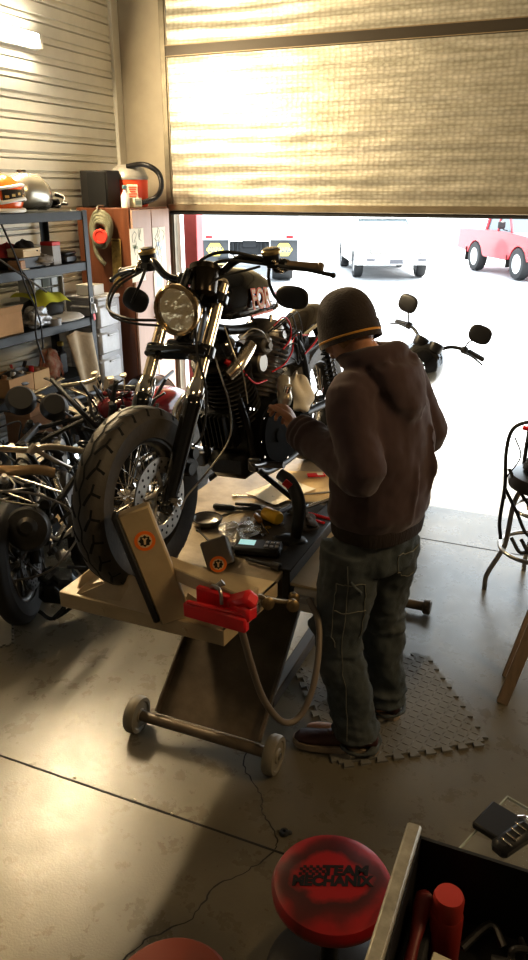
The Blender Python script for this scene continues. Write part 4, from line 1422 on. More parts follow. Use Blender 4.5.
# --- generic small things
def soft(loc, rad, seed, amp=.25, n=22):
    s = MB(); rnd = random.Random(seed)
    ph = [rnd.uniform(0, 6.28) for _ in range(6)]
    def fn(u, v):
        a = 2 * PI * u; e = -PI / 2 + PI * v
        k = 1 + amp * (math.sin(3 * a + ph[0]) * .4 + math.sin(5 * a + ph[1] + 3 * e) * .3 + math.sin(7 * e + ph[2] + 2 * a) * .3)
        z = math.sin(e)
        z = z if z > 0 else z * .55
        return V((rad[0] * math.cos(e) * math.cos(a) * k, rad[1] * math.cos(e) * math.sin(a) * k, rad[2] * (z * k + .5) / 1.5 * 1.0 + rad[2] * .0))
    s.grid(fn, n * 2, n, closed_u=True)
    lo = min(v[2] for v in s.v)
    s.v = [(a, b, c - lo) for a, b, c in s.v]
    return s
def carton(w, d, h, t=.006, flaps=True, bottom=True):
    s = MB()
    s.box((0, 0, .004), (w, d, .008))
    for e in (-1, 1):
        s.box((e * (w / 2 - t / 2), 0, h / 2), (t, d, h), bev=.001)
        s.box((0, e * (d / 2 - t / 2), h / 2), (w - 2 * t, t, h), bev=.001)
    return s

Z4 = 1.606
gone('tool_bag', 'lumpy dark red cloth bag at the back of the second shelf', 'bag', soft(None, (.13, .20, .13), 1), mat('red_cloth', (.26, .02, .025), .8, var=.3, vscale=9, bump=.2), (-3.66, 4.18, Z4))
gone('cloth_bundle', 'small black cloth bundle on the red bag', 'cloth', soft(None, (.075, .08, .10), 2), mat('black_cloth', (.018, .016, .016), .9, bump=.2), (-3.53, 4.20, Z4 + .06))
b = thing('parts_carton', 'grey carton with red top standing upright on the second shelf', 'box', (-3.50, 4.44, Z4))
obj('carton_body', MB().box((0, 0, .065), (.10, .09, .13), bev=.003), mat('grey_card', (.32, .32, .33), .6), b)
obj('carton_top', MB().box((0, 0, .142), (.102, .092, .025), bev=.003), mat('red_card', (.55, .03, .03), .5), b, label='red top band')
b = thing('flat_box', 'long cream cardboard box lying on clutter of the second shelf', 'box', (-3.50, 4.16, Z4 + .075), (0, 0, R(6)))
obj('box_base', MB().box((0, 0, .020), (.12, .20, .04), bev=.003), mat('cream_card', (.58, .46, .30), .7, var=.06), b)
obj('box_lid', MB().box((0, 0, .046), (.124, .204, .016), bev=.003), mat('cream_card2', (.62, .52, .36), .7), b)
gone('parts_tray', 'dark tray of parts holding up the cream box', 'tray', carton(.20, .26, .072), blackplastic, (-3.54, 4.16, Z4))
gone('shop_rag', 'crumpled grey rag at the front edge of the second shelf', 'rag', soft(None, (.06, .13, .065), 3, .4), mat('grey_rag', (.22, .20, .18), .95, var=.3, bump=.3), (-3.47, 4.29, Z4), rot=(0, 0, .1))
gone('wooden_block', 'small tan wooden block at the left of the grey rag', 'block', MB().box((0, 0, .03), (.09, .08, .06), rot=(0, 0, .3), bev=.006), wood, (-3.47, 4.04, Z4))
b = thing('plastic_case', 'small black plastic case at the far end of the second shelf', 'case', (-3.52, 4.60, Z4), (0, 0, R(8)))
obj('case_body', MB().box((0, 0, .028), (.13, .16, .055), bev=.012), blackplastic, b)
obj('case_lid', MB().box((0, 0, .068), (.132, .162, .022), bev=.009), blackplastic, b)
gone('label_card', 'thin white card lying at the front left of the second shelf', 'card', MB().box((0, 0, .003), (.05, .09, .005), bev=.001), paper, (-3.445, 4.06, Z4 + .001 - .0))

Z3 = 1.206
cd = thing('storage_carton', 'open cardboard box at the left end of the third shelf', 'box', (-3.55, 3.86, Z3))
obj('carton_walls', carton(.24, .26, .15), cardboard, cd)
obj('carton_flap', MB().box((.13, 0, .165), (.005, .25, .06), rot=(0, .5, 0), bev=.001), cardboard, cd)
gone('plastic_bag', 'shiny clear plastic bag of parts on the third shelf', 'bag', soft(None, (.08, .12, .12), 5, .35), mat('cling_plastic', (.33, .34, .36), .15, .3, var=.5, vscale=30, bump=.9, bscale=28), (-3.47, 4.17, Z3))
gone('work_gloves', 'dark bundle of work gloves behind the clear bag', 'gloves', soft(None, (.08, .13, .11), 6, .35), mat('dark_canvas', (.05, .045, .035), .9, var=.4, bump=.3), (-3.62, 4.05, Z3))
gone('duffel_bag', 'black duffel bag under the lime safety vest', 'bag', soft(None, (.13, .19, .14), 7, .12), mat('black_nylon', (.016, .015, .014), .7, bump=.25, bscale=30), (-3.60, 4.42, Z3 + .03))
gone('foam_pad', 'white foam pad hanging over the third shelf edge', 'pad', soft(None, (.13, .20, .055), 8, .06), mat('white_foam', (.68, .66, .62), .7), (-3.50, 4.50, Z3), rot=(0, 0, .05))
vs = MB()
vs.grid(lambda u, v: V((-.13 + .29 * u, -.19 + .34 * v + .02 * math.sin(u * 5), .185 + .03 * math.sin(v * 3.1) - .16 * max(0, u - .55) ** 1.3 + .008 * math.sin(v * 11 + u * 5))), 22, 26)
gone('safety_vest', 'lime yellow safety vest draped over the black bag', 'vest', vs, mat('lime_cloth', (.58, .60, .06), .75, var=.1), (-3.60, 4.42, Z3 + .0))
jar = thing('orange_jar', 'small orange capped jar behind the clear bag', 'jar', (-3.50, 4.265, Z3 + .085))
obj('jar_body', MB().cyl((0, 0, -.085), (0, 0, .04), .026, n=20, bev=.006), mat('amber_jar', (.35, .12, .03), .25), jar)
obj('jar_cap', MB().cyl((0, 0, .04), (0, 0, .062), .028, n=20, bev=.004), mat('orange_cap', (.70, .22, .05), .4), jar)
gf = thing('parts_cabinet', 'pale framed small parts drawer cabinet at the back of the third shelf', 'cabinet', (-3.70, 4.52, Z3 + .0))
s = MB()
for (y, z, dy, dz) in ((0, .012, .34, .024), (0, .308, .34, .024), (-.16, .16, .022, .30), (.16, .16, .022, .30)):
    s.box((.07, y, z), (.05, dy, dz), bev=.004)
s.box((.0, 0, .16), (.10, .33, .31), bev=.003)
obj('cabinet_frame', s, mat('pale_grey_frame', (.46, .47, .46), .45), gf)
s = MB()
for i in range(4):
    for j in range(3):
        s.box((.062, -.10 + .10 * j, .055 + .07 * i), (.02, .092, .060), bev=.004)
obj('drawer_fronts', s, mat('smoked_plastic', (.14, .16, .15), .15, coat=.3), gf)

Z2 = .801
pt = thing('parts_box', 'divided tan cardboard bin of parts on the fourth shelf', 'box', (-3.53, 3.90, Z2))
obj('bin_walls', carton(.22, .24, .13), cardboard, pt)
s = carton(.22, .17, .13); s.v = [(a, b + .21, c) for a, b, c in s.v]
obj('bin_walls', s, mat('cardboard_light', (.52, .36, .19), .8, var=.1), pt, label='paler joined box at the right')
rnd = random.Random(5)
gcol = [mat('oily_part', (.05, .045, .04), .4, .7), steel, mat('part_red', (.5, .03, .03), .4), mat('part_brown', (.2, .10, .04), .6), mat('part_pale', (.45, .42, .36), .5)]
partnames = ['bolt', 'hex_socket', 'metal_bracket', 'spacer']
for k in range(16):
    s = MB(); kind = k % 4
    if kind == 0:
        s.cyl((-.04, 0, .012), (.035, 0, .012), .008, n=10); s.cyl((.035, 0, .012), (.048, 0, .012), .014, n=6)
    elif kind == 1:
        s.lathe([(.008, 0), (.018, 0), (.018, .045), (.011, .045), (.008, .03)], (0, 0, 0), (0, 0, 1), 16, True)
    elif kind == 2:
        s.prism([(0, 0), (.07, 0), (.07, .012), (.012, .012), (.012, .06), (0, .06)], (-.03, -.01, 0), (1, 0, 0), (0, 0, 1), -.03)
    else:
        s.lathe([(.012, 0), (.026, 0), (.026, .018), (.012, .018)], (0, 0, 0), (0, 0, 1), 18, True)
    yy = 3.80 + (k // 2) * .048; xx = -3.58 + (k % 2) * .09
    gone(partnames[kind], ['loose bolt lying on top in the parts bin', 'socket standing on top in the parts bin', 'bent metal bracket sticking up from the parts bin', 'round spacer lying in the parts bin'][kind], ['bolt', 'socket', 'bracket', 'spacer'][kind], s, gcol[(k * 3 + k // 4) % 5], (xx, yy, Z2 + .095 + .02 * rnd.random()), (rnd.uniform(-.3, .3), rnd.uniform(-.3, .3), rnd.uniform(0, 6)), ['loose bolts in the parts bin', 'sockets in the parts bin', 'brackets in the parts bin', 'spacers in the parts bin'][kind])
s = MB().box((0, 0, -.047), (.41 * .5, .38, .09)); 
gone('parts_heap', 'heap of small oily hardware filling the parts bin', 'hardware', soft(None, (.095, .20, .12), 9, .3), gcol[0], (-3.53, 3.98, Z2 + .005))['kind'] = 'stuff'
nb = thing('net_bag', 'net bag of reddish rags on the fourth shelf', 'bag', (-3.50, 4.31, Z2))
obj('bag_body', soft(None, (.07, .10, .21), 11, .2), mat('red_brown_rags', (.30, .08, .04), .7, col2=(.42, .36, .30), vscale=22, bump=.5, bscale=40), nb)
s = MB()
for k in range(7):
    a = k * PI / 7
    s.tube([(.075 * math.cos(a), .105 * math.sin(a), .03), (.05 * math.cos(a), .08 * math.sin(a), .17), (0, 0, .225), (-.05 * math.cos(a), -.08 * math.sin(a), .17), (-.075 * math.cos(a), -.105 * math.sin(a), .03)], .0025, n=5)
obj('netting', s, mat('net_cord', (.55, .2, .12), .6), nb)
ct = MB()
ct.grid(lambda u, v: V((.03 + .07 * v + .020 * math.sin(u * 9 + v * 2) , -.17 + .30 * u * (1 - .15 * v) + .12 * v, .33 - .68 * v + .02 * math.sin(u * 5))), 26, 22)
o = gone('hanging_cloth', 'long tan work cloth hanging down in front of the fourth shelf', 'cloth', ct, mat('tan_cloth', (.36, .29, .20), .9, var=.2, vscale=9, bump=.2), (-3.40, 4.52, .80))
m_ = o.modifiers.new('s', 'SOLIDIFY'); m_.thickness = .006
b = thing('shoe_carton', 'low brown cardboard box on the shelf below the parts bins', 'box', (-3.53, 4.15, .361))
obj('carton_base', MB().box((0, 0, .14), (.22, .42, .28), bev=.004), mat('brown_card', (.30, .16, .08), .75, var=.1), b)
obj('carton_lid', MB().box((0, 0, .30), (.23, .43, .06), bev=.004), mat('brown_card2', (.36, .20, .10), .75, var=.1), b)

# more odds and ends
t = thing('paint_can', 'dull steel paint can at the left end of the second shelf', 'can', (-3.62, 3.86, Z4))
obj('can_body', MB().lathe([(0, 0), (.07, 0), (.072, .004), (.070, .15), (.073, .155), (.06, .158), (.055, .150), (0, .150)], (0, 0, 0), (0, 0, 1), 28), steel, t)
obj('can_label', MB().lathe([(.0715, .02), (.0722, .02), (.0722, .13), (.0715, .13)], (0, 0, 0), (0, 0, 1), 28, True), mat('blue_label', (.08, .12, .22), .5), t)
t = thing('tape_roll', 'roll of grey tape lying at the front of the third shelf', 'tape', (-3.45, 4.33, Z3))
obj('roll', MB().lathe([(.035, 0), (.055, 0), (.055, .045), (.035, .045)], (0, 0, 0), (0, 0, 1), 28, True), mat('grey_tape', (.22, .22, .22), .4), t)
t = thing('oil_bottle', 'black oil bottle standing at the right of the net bag on the fourth shelf', 'bottle', (-3.56, 4.50, Z2))
obj('bottle_body', MB().box((0, 0, .09), (.07, .11, .18), bev=.02).cyl((0, .02, .175), (0, .02, .22), .02, n=16), blackplastic, t)
obj('bottle_cap', MB().cyl((0, .02, .215), (0, .02, .245), .024, n=18, bev=.003), mat('cap_yellow', (.55, .38, .05), .4), t)
t = thing('hanging_cables', 'thin black cables hanging down in front of the shelves at the left edge', 'cables', (-3.37, 3.95, 1.60))
obj('cable', MB().tube([(0, -.12, .30), (.03, -.06, .1), (.02, .02, -.10), (.03, .10, -.30), (.02, .12, -.50)], .006, n=6, k=8), blackrubber, t)
obj('cable', MB().tube([(.01, -.02, .04), (.03, .04, -.06), (.03, .08, -.20), (.02, .06, -.40), (.03, .10, -.60)], .006, n=6, k=8), blackrubber, t)
obj('rod', MB().tube([(.02, -.20, .10), (.03, .20, -.14)], .007, n=6, k=1), darksteel, t)

# --- plastic drawer tower between shelf and cabinet
dt = thing('drawer_tower', 'translucent plastic drawer tower between shelf and wooden cabinet', 'drawers', (-3.57, 4.98, 0))
obj('tower_frame', MB().box((0, .0, .66), (.30, .30, 1.30), bev=.01), mat('tower_white', (.42, .43, .46), .5), dt)
for k in range(6):
    s = MB(); z = .16 + k * .205
    s.box((.03, -.03, z), (.27, .27, .18), bev=.02)
    s.box((.03, -.168, z + .07), (.24, .02, .02), bev=.006)
    s.box((.168, .0, z + .06), (.02, .14, .02), bev=.006)
    obj('drawer', s, milky, dt)
obj('tower_top', MB().box((0, 0, 1.32), (.31, .31, .03), bev=.008), mat('tower_top', (.5, .5, .52), .5), dt)
gone('parcel', 'small white box on top of the plastic drawer tower', 'box', MB().box((0, 0, .04), (.16, .14, .08), bev=.004), white, (-3.57, 4.96, 1.336))
tg = thing('key_bunch', 'bunch of keys with a red tag hung on the shelf end post', 'keys', (-3.405, 4.74, 1.33))
s = MB(); s.torus((0, 0, 0), (1, 0, 0), .02, .003, n=16, m=6)
obj('ring', s, steel, tg)
s = MB()
for k in range(4):
    s.box((0.006 * k, .008 * k - .01, -.06), (.003, .014, .07), rot=(.15 * k - .2, 0, 0), bev=.001)
obj('keys', s, steel, tg)
obj('tag', MB().box((.004, .01, -.125), (.004, .03, .05), rot=(.2, 0, 0), bev=.002), redplastic, tg)

# --- wooden cabinet
CX0, CX1, CY0, CY1, CZ = -3.815, -3.335, 5.20, 5.80, 1.965
cab = thing('wooden_cabinet', 'tall brown wooden cabinet with pale doors in the corner', 'cabinet', ((CX0 + CX1) / 2, (CY0 + CY1) / 2, 0))
CT = Matrix.Translation((-(CX0 + CX1) / 2, -(CY0 + CY1) / 2, 0))
brownwood = mat('brown_veneer', (.14, .052, .024), .42, var=.25, vscale=3, stretch=(6, 6, .7))
s = MB(); s.T = CT
s.box(((CX0 + CX1) / 2, (CY0 + CY1) / 2, CZ / 2), (CX1 - CX0, CY1 - CY0, CZ), bev=.004)
obj('carcass', s, brownwood, cab)
doorm = mat('pale_pink_door', (.40, .27, .215), .4, var=.08, vscale=2, stretch=(5, 5, .5))
for k in range(2):
    d = MB(); d.T = CT
    y0 = CY0 + .015 + k * .288
    d.box((CX1 + .010, y0 + .141, 1.0), (.020, .280, 1.90), bev=.003)
    do = obj('door', d, doorm, cab, label='pale pinkish laminate door')
    h = MB(); h.T = CT
    hy = y0 + (.255 if k == 0 else .025)
    h.tube([(CX1 + .02, hy, 1.20), (CX1 + .045, hy, 1.19), (CX1 + .045, hy, 1.11), (CX1 + .02, hy, 1.10)], .006, n=8, k=3)
    obj('handle', h, mat('brass_handle', (.45, .30, .10), .3, .9), do)
def poster(y, z, w, h, col2, label, blob):
    t = MB()
    t.box((0, 0, 0), (.0025, w, h))
    t.mat(1)
    rn = random.Random(blob)
    for k in range(12):
        py = rn.uniform(-w * .35, w * .35); pz = rn.uniform(-h * .4, h * .35)
        t.tube([(.0016, py, pz), (.0016, py + rn.uniform(-.04, .04), pz + rn.uniform(.02, .06)), (.0016, py + rn.uniform(-.03, .05), pz + .08)], .0016, n=4, k=4)
    t.mat(2)
    for k in range(4):
        t.box((.0014, rn.uniform(-w * .3, w * .3), rn.uniform(-h * .35, h * .3)), (.001, rn.uniform(.03, .06), rn.uniform(.02, .05)))
    return gone('wall_poster', label, 'poster', t, [paper, mat('poster_ink', (.12, .13, .12), .7), mat('poster_tint%d' % blob, col2, .7)], (CX1 + .0222, y, z))
poster(5.265, 1.615, .20, .40, (.35, .38, .25), 'printed drawing sheet on the left cabinet door', 3)
poster(5.60, 1.63, .20, .36, (.45, .52, .62), 'printed drawing sheet on the right cabinet door', 4)
gone('wall_poster', 'lower pale blue sheet on the cabinet doors behind the handlebar', 'poster', MB().box((0, 0, 0), (.0025, .15, .20)).mat(1).box((.001, .01, .02), (.001, .10, .09)), [paper, mat('poster_blue', (.42, .50, .66), .7)], (CX1 + .0245, 5.56, 1.36))
# items on the cabinet
sp = thing('loudspeaker', 'black box loudspeaker on top of the wooden cabinet', 'speaker', (-3.66, 5.33, CZ))
obj('speaker_box', MB().box((0, 0, .135), (.25, .18, .27), bev=.006), mat('black_vinyl', (.014, .013, .012), .5), sp)
obj('speaker_grille', MB().box((.03, -.094, .135), (.17, .010, .25), bev=.004), mat('grille_cloth', (.006, .006, .006), .9), sp)
sv = thing('shop_vacuum', 'red shop vacuum with clear lid and black hose on the cabinet', 'vacuum', (-3.555, 5.58, CZ))
obj('drum', MB().lathe([(0, 0), (.135, 0), (.145, .01), (.15, .20), (.15, .215), (0, .215)], (0, 0, 0), (0, 0, 1), 36), mat('vacuum_red', (.80, .09, .03), .4), sv)
obj('lid', MB().lathe([(.155, .205), (.158, .225), (.15, .24), (.13, .285), (.08, .315), (0, .325)], (0, 0, 0), (0, 0, 1), 36), mat('vacuum_smoke', (.30, .29, .27), .3, .2), sv)
s = MB()
P = smooth_path([(.05, -.10, .30), (.18, -.05, .315), (.255, .03, .26), (.265, .06, .16), (.215, .04, .07), (.12, -.12, .02)], 26)
s.tube(P, [(.019 + .003 * (i % 2)) for i in range(len(P))], n=10, k=1)
obj('hose', s, blackplastic, sv)
s = MB(); s.box((.10, -.115, .115), (.012, .085, .11), rot=(0, 0, -.86), bev=.002)
s.mat(1)
for k in range(5):
    s.box((.1060, -.1215, .15 - .017 * k), (.004, .065 - .010 * (k % 3), .008), rot=(0, 0, -.86))
obj('warning_label', s, [paper, mat('label_red', (.75, .10, .05), .5)], sv, label='white warning label with red lines')
bt_ = thing('spray_bottle', 'small white bottle standing in front of the red vacuum', 'bottle', (-3.42, 5.30, CZ))
obj('bottle_body', MB().lathe([(0, 0), (.03, 0), (.032, .01), (.032, .085), (.014, .115), (.012, .13), (0, .13)], (0, 0, 0), (0, 0, 1), 20), white, bt_)
obj('spray_head', MB().box((.0, 0, .15), (.02, .05, .03), bev=.006).tube([(0, .02, .14), (0, .035, .115)], .004, n=6, k=1), mat('teal_cap', (.12, .25, .26), .4), bt_)
gone('small_carton', 'low cream carton beside the white bottle on the cabinet', 'box', MB().box((0, 0, .035), (.05, .11, .07), bev=.003).mat(1).box((.0255, 0, .035), (.001, .08, .03)), [mat('cream_carton', (.60, .55, .40), .7), mat('carton_print', (.25, .28, .2), .7)], (-3.39, 5.40, CZ))
# things hung on the cabinet side
hg = thing('hose_bundle', 'olive coiled hose bundle with a red cap hung on the cabinet side', 'hose', (-3.555, 5.155, 1.82))
s = MB()
for k in range(4):
    s.tube([(.09 * math.cos(a) * (1 - .1 * k) + .01 * k, -.01 - .018 * k + .01 * math.sin(3 * a), .12 * math.sin(a) * (1 - .08 * k) - .015 * k) for a in [2 * PI * i / 10 for i in range(10)]], .019, n=10, closed=True, k=4)
s.tube([(-.06, -.03, -.08), (-.04, -.04, -.18), (.0, -.04, -.24), (.03, -.03, -.27)], .017, n=10)
obj('coil', s, mat('olive_hose', (.16, .16, .11), .6, var=.2, vscale=20), hg)
s = MB(); s.lathe([(0, 0), (.05, 0), (.056, .008), (.056, .03), (.05, .036), (.038, .036), (.036, .030), (0, .030)], (.045, -.085, -.06), (.35, -1, .1), 28)
obj('cap', s, mat('red_cap', (.70, .07, .05), .4), hg, label='round red cap')
obj('hook', MB().tube([(.0, .045, .16), (0, -.03, .16), (0, -.05, .13)], .006, n=8), steel, hg)
sg = thing('tin_sign', 'narrow gold tin sign hung below the hose bundle', 'sign', (-3.46, 5.19, 1.56))
obj('sign_plate', MB().box((0, -.004, 0), (.085, .006, .36), rot=(0, .03, 0), bev=.003), mat('gold_tin', (.38, .28, .10), .4, .5, var=.4, vscale=30), sg)
obj('sign_border', MB().box((0, -.008, .165), (.075, .003, .012)).box((0, -.008, -.165), (.075, .003, .012)), mat('sign_dark', (.12, .08, .03), .5), sg)
# ------------------------------------------------------------------ other motorcycles
darktyre = mat('dark_tyre', (.014, .013, .012), .65, bump=.1)  # darker tyre tone for the other bikes
def rel(root, loc, rz, lean):
    m = Matrix.LocRotScale(root.location, root.rotation_euler, None)
    return m.inverted() @ Matrix.LocRotScale(V(loc), Euler((0, lean, rz)), None)

def simple_bike(name, label, loc, rotz, lean=0, steer=0.0, paint=None, tank=True, seat=True, bars='mid', mirrors=True, lamp=True, nacelle=False, fw=.32, front=True, fw_w=.055, tread=False, rimmat=None, spokes=9, rear=True, engine_m=None, fork_m=None, tubes=True, bw=1.0, ms=1.0):
    """plain motorcycle facing -Y; children are its parts"""
    b = thing(name, label, 'motorcycle', loc, (0, lean, rotz))
    paint = paint or blackgloss; rimmat = rimmat or darksteel; fork_m = fork_m or chrome
    Rs = Matrix.Translation((0, .46, 0)) @ Matrix.Rotation(steer, 4, 'Z') @ Matrix.Translation((0, -.46, 0))
    fd = V((0, .40, .74)).normalized(); f0 = V((0, 0, fw))
    if front:
        w = make_wheel(b, (0, 0, 0), fw, fw_w, fw * .66, 'front_wheel', rimmat, spokes, rotor_x=.075, tread=tread, tyre_mat=darktyre, rotor_mat=darksteel)
        w.matrix_local = Rs @ Matrix.Translation((0, 0, fw))
    for e in (-1, 1):
        if tubes:
            obj('fork_tube', MB().cyl(Rs @ (f0 + V((e * .10, 0, 0)) + fd * .38), Rs @ (f0 + V((e * .10, 0, 0)) + fd * .82), .022, n=16), fork_m, b)
    s = MB(); s.T = Rs
    for e in (-1, 1):
        s.cyl(f0 + V((e * .10, 0, 0)) - fd * .02, f0 + V((e * .10, 0, 0)) + fd * .40, .030, n=16, bev=.005)
    for t in ((.60, .80) if tubes else (.36,)):
        s.box(f0 + fd * t, (.26, .07, .035), rot=(-.5, 0, 0), bev=.01)
    obj('fork_legs', s, blackmetal, b)
    zt = f0.z + fd.z * .84; yt = fd.y * .84
    if bars:
        hb_ = MB(); hb_.T = Rs
        up = {'low': .02, 'mid': .10, 'high': .20}[bars]
        P = [(e * x * bw, yt + dy, zt + dz) for e, x, dy, dz in ((-1, .40, .16, up - .02), (-1, .28, .10, up), (-1, .17, .04, up * .9), (-1, .06, .01, .03), (1, .06, .01, .03), (1, .17, .04, up * .9), (1, .28, .10, up), (1, .40, .16, up - .02))]
        hb_.tube(P, .013, n=10)
        obj('handlebar', hb_, fork_m if bars == 'high' else blackmetal, b)
        for e in (-1, 1):
            g = MB(); g.T = Rs
            a = V((e * .30 * bw, yt + .11, zt + up)); c = V((e * .43 * bw, yt + .175, zt + up - .025))
            g.cyl(a, c, .018, n=14, bev=.003)
            g.box(V((e * .27 * bw, yt + .09, zt + up)), (.05, .05, .05), bev=.012)
            g.tube([(e * .28 * bw, yt + .04, zt + up - .01), (e * .36 * bw, yt + .06, zt + up - .015), (e * .45 * bw, yt + .12, zt + up - .05)], .007, n=6)
            obj('grip', g, blackrubber, b)
            if mirrors:
                m = MB(); m.T = Rs
                m.tube([(e * .27 * bw, yt + .07, zt + up), (e * .29 * bw, yt + .05, zt + up + .07), (e * .33 * bw, yt + .07, zt + up + .10)], .006, n=6)
                m.ell((e * .345 * bw, yt + .07, zt + up + .145), (.062 * ms, .014, .050 * ms), rot=(0, 0, e * .15), n=22, m=12, power=.75)
                obj('mirror', m, blackplastic, b)
    hc = V((0, yt - .17, zt - .12))
    if lamp:
        l = MB(); l.T = Rs
        l.lathe([(.088, 0), (.085, .02), (.07, .06), (.03, .09), (0, .092)], hc, (0, 1, 0), 32)
        if nacelle:
            def nac(u, v):
                a = 2 * PI * u; r_ = .098 + .055 * math.sin(v * PI * .6)
                return V((r_ * 1.15 * math.cos(a), hc.y - .01 + .20 * v, hc.z + .02 * v + r_ * math.sin(a) * (1.0 + .2 * v)))
            l.grid(nac, 32, 8, closed_u=True)
        hl_ = obj('headlamp', l, paint, b)
        z = MB(); z.T = Rs
        z.lathe([(.086, .0), (.096, .006), (.096, -.010), (.086, -.012)], hc, (0, -1, 0), 32, True)
        obj('lamp_ring', z, chrome, hl_)
        z = MB(); z.T = Rs
        z.lathe([(0, -.035), (.04, -.028), (.084, .004), (.06, .012), (.0, .020)], hc, (0, -1, 0), 28)
        obj('lamp_lens', z, mat('dim_lens', (.55, .47, .36), .12, .7, bump=.5, bscale=40), hl_)
    g = MB(); g.T = Rs
    for e in ((-1, 1) if bars == 'mid' else (0,)):
        g.lathe([(0, 0), (.045, 0), (.052, .015), (.054, .06), (.048, .068), (.046, .060), (0, .060)], (e * .06, yt - .04, zt + .02), (0, .35, 1), 24)
    if lamp:
        obj('gauges', g, blackplastic, b)
    if tank:
        t = MB(); rings = []
        for (y, w_, zc, h) in ((.42, .05, .84, .05), (.46, .11, .85, .10), (.60, .15, .86, .12), (.76, .14, .85, .11), (.92, .09, .82, .075), (.98, .04, .80, .04)):
            rings.append([(w_ * math.copysign(abs(math.cos(a)) ** .8, math.cos(a)), y, zc + h * math.copysign(abs(math.sin(a)) ** .8, math.sin(a))) for a in [2 * PI * j / 24 for j in range(24)]])
        t.loft(rings); obj('fuel_tank', t, paint, b, sharp=60)
    if seat:
        t = MB(); rings = []
        for (y, w_, zc, h) in ((.94, .05, .75, .03), (1.0, .12, .75, .05), (1.2, .15, .74, .05), (1.35, .13, .79, .05), (1.6, .11, .80, .045), (1.72, .05, .79, .03)):
            rings.append([(w_ * math.cos(a), y, zc + h * math.sin(a)) for a in [2 * PI * j / 20 for j in range(20)]])
        t.loft(rings); obj('seat', t, blackplastic, b, sharp=60)
    fr_ = MB()
    for e in (-1, 1):
        fr_.tube([(e * .03, .42, .82), (e * .08, .52, .55), (e * .11, .60, .22), (e * .115, .85, .17), (e * .11, 1.12, .25), (e * .10, 1.15, .60), (e * .09, .95, .74)], .017, n=8)
        if rear:
            fr_.tube([(e * .10, 1.13, .60), (e * .13, 1.45, .68), (e * .11, 1.75, .72)], .015, n=8)
            fr_.tube([(e * .11, 1.12, .32), (e * .13, 1.5, .32)], .02, n=8, k=1)
    fr_.tube([(0, .42, .80), (0, .95, .76)], .022, n=8, k=1)
    obj('frame', fr_, blackmetal, b)
    en_ = MB()
    en_.lathe([(0, -.14), (.13, -.14), (.15, -.11), (.15, .11), (.13, .14), (0, .14)], (0, .80, .36), (1, 0, 0), 26)
    en_.box((0, .98, .36), (.24, .26, .20), bev=.04)
    fin_cylinder(en_, (0, .72, .46), (0, .62, .70), .10, 9)
    fin_cylinder(en_, (0, .88, .46), (0, .98, .70), .10, 9)
    en_.lathe([(0, 0), (.075, 0), (.085, .02), (.08, .05), (0, .055)], (.10, .80, .62), (1, 0, 0), 24)
    obj('engine', en_, engine_m or darksteel, b)
    if rear:
        make_wheel(b, (0, 1.5, .32), .32, .07, .205, 'rear_wheel', rimmat, spokes, tread=False, tyre_mat=darktyre)
        t = MB()
        def fe(u, v):
            a = R(-30 + 120 * u); th = (v - .5) * PI * .95; z = .375 + .02 * math.cos(th)
            return V((.085 * math.sin(th), 1.5 + z * math.sin(a), .36 + z * math.cos(a)))
        t.grid(fe, 18, 9)
        obj('rear_fender', t, paint, b)
    e_ = MB()
    e_.tube([(.12, .55, .55), (.16, .50, .40), (.16, .70, .24), (.16, 1.1, .22), (.16, 1.7 if rear else 1.2, .28)], [.02, .02, .02, .032, .034], n=10)
    obj('exhaust', e_, chrome, b)
    k_ = MB(); k_.tube([(.10, .85, .20), (.20, .86, .10), (.27, .90, .012)], .012, n=8)
    obj('side_stand', k_, blackmetal, b)
    return b

cruiser = simple_bike('motorcycle', 'black cruiser with round headlamp parked in the bright doorway', (-1.27, 4.95, 0), R(8), lean=R(18), steer=R(-18), nacelle=True, fw_w=.065, bw=.84, ms=1.3)
wsc = MB()
red3 = simple_bike('motorcycle', 'dark bike with red clocks behind the lifted motorcycle, by the plastic drawers', (-2.30, 3.22, 0), R(-2), lean=R(-5), paint=mat('dark_red_gloss', (.16, .01, .015), .15, coat=.6), mirrors=False, bars=None, lamp=False)
# extra bits on it: red cowl, grille cover, cables
s = MB()
s.ell((0, .24, .94), (.12, .07, .07), n=24, m=14, power=.8)
s.box((.0, .27, 1.02), (.20, .05, .03), bev=.01)
obj('headlamp_cowl', s, mat('dark_red_gloss2', (.10, .006, .01), .25, coat=.4), red3)
s = MB()
for k in range(5):
    s.tube([(-.22 + .09 * k, .30, .98), (-.20 + .09 * k, .20, 1.10 - .02 * k), (-.10 + .06 * k, .22, .90), (-.05 + .03 * k, .36, .62)], .006, n=6, k=6)
obj('cables', s, blackrubber, red3)
s = MB()
s.tube([(-.10, .26, 1.03), (-.12, .24, 1.12)], .004, n=5, k=1); s.tube([(.05, .26, 1.03), (.07, .25, 1.11)], .004, n=5, k=1)
for (x, y, z) in ((-.12, .24, 1.13), (.07, .25, 1.12), (-.02, .25, 1.10)):
    s.lathe([(0, 0), (.014, .004), (.02, .02), (0, .022)], (x, y, z), (0, -.3, 1), 10)
obj('tag_ends', s, mat('cream_tags', (.62, .52, .36), .5), red3)

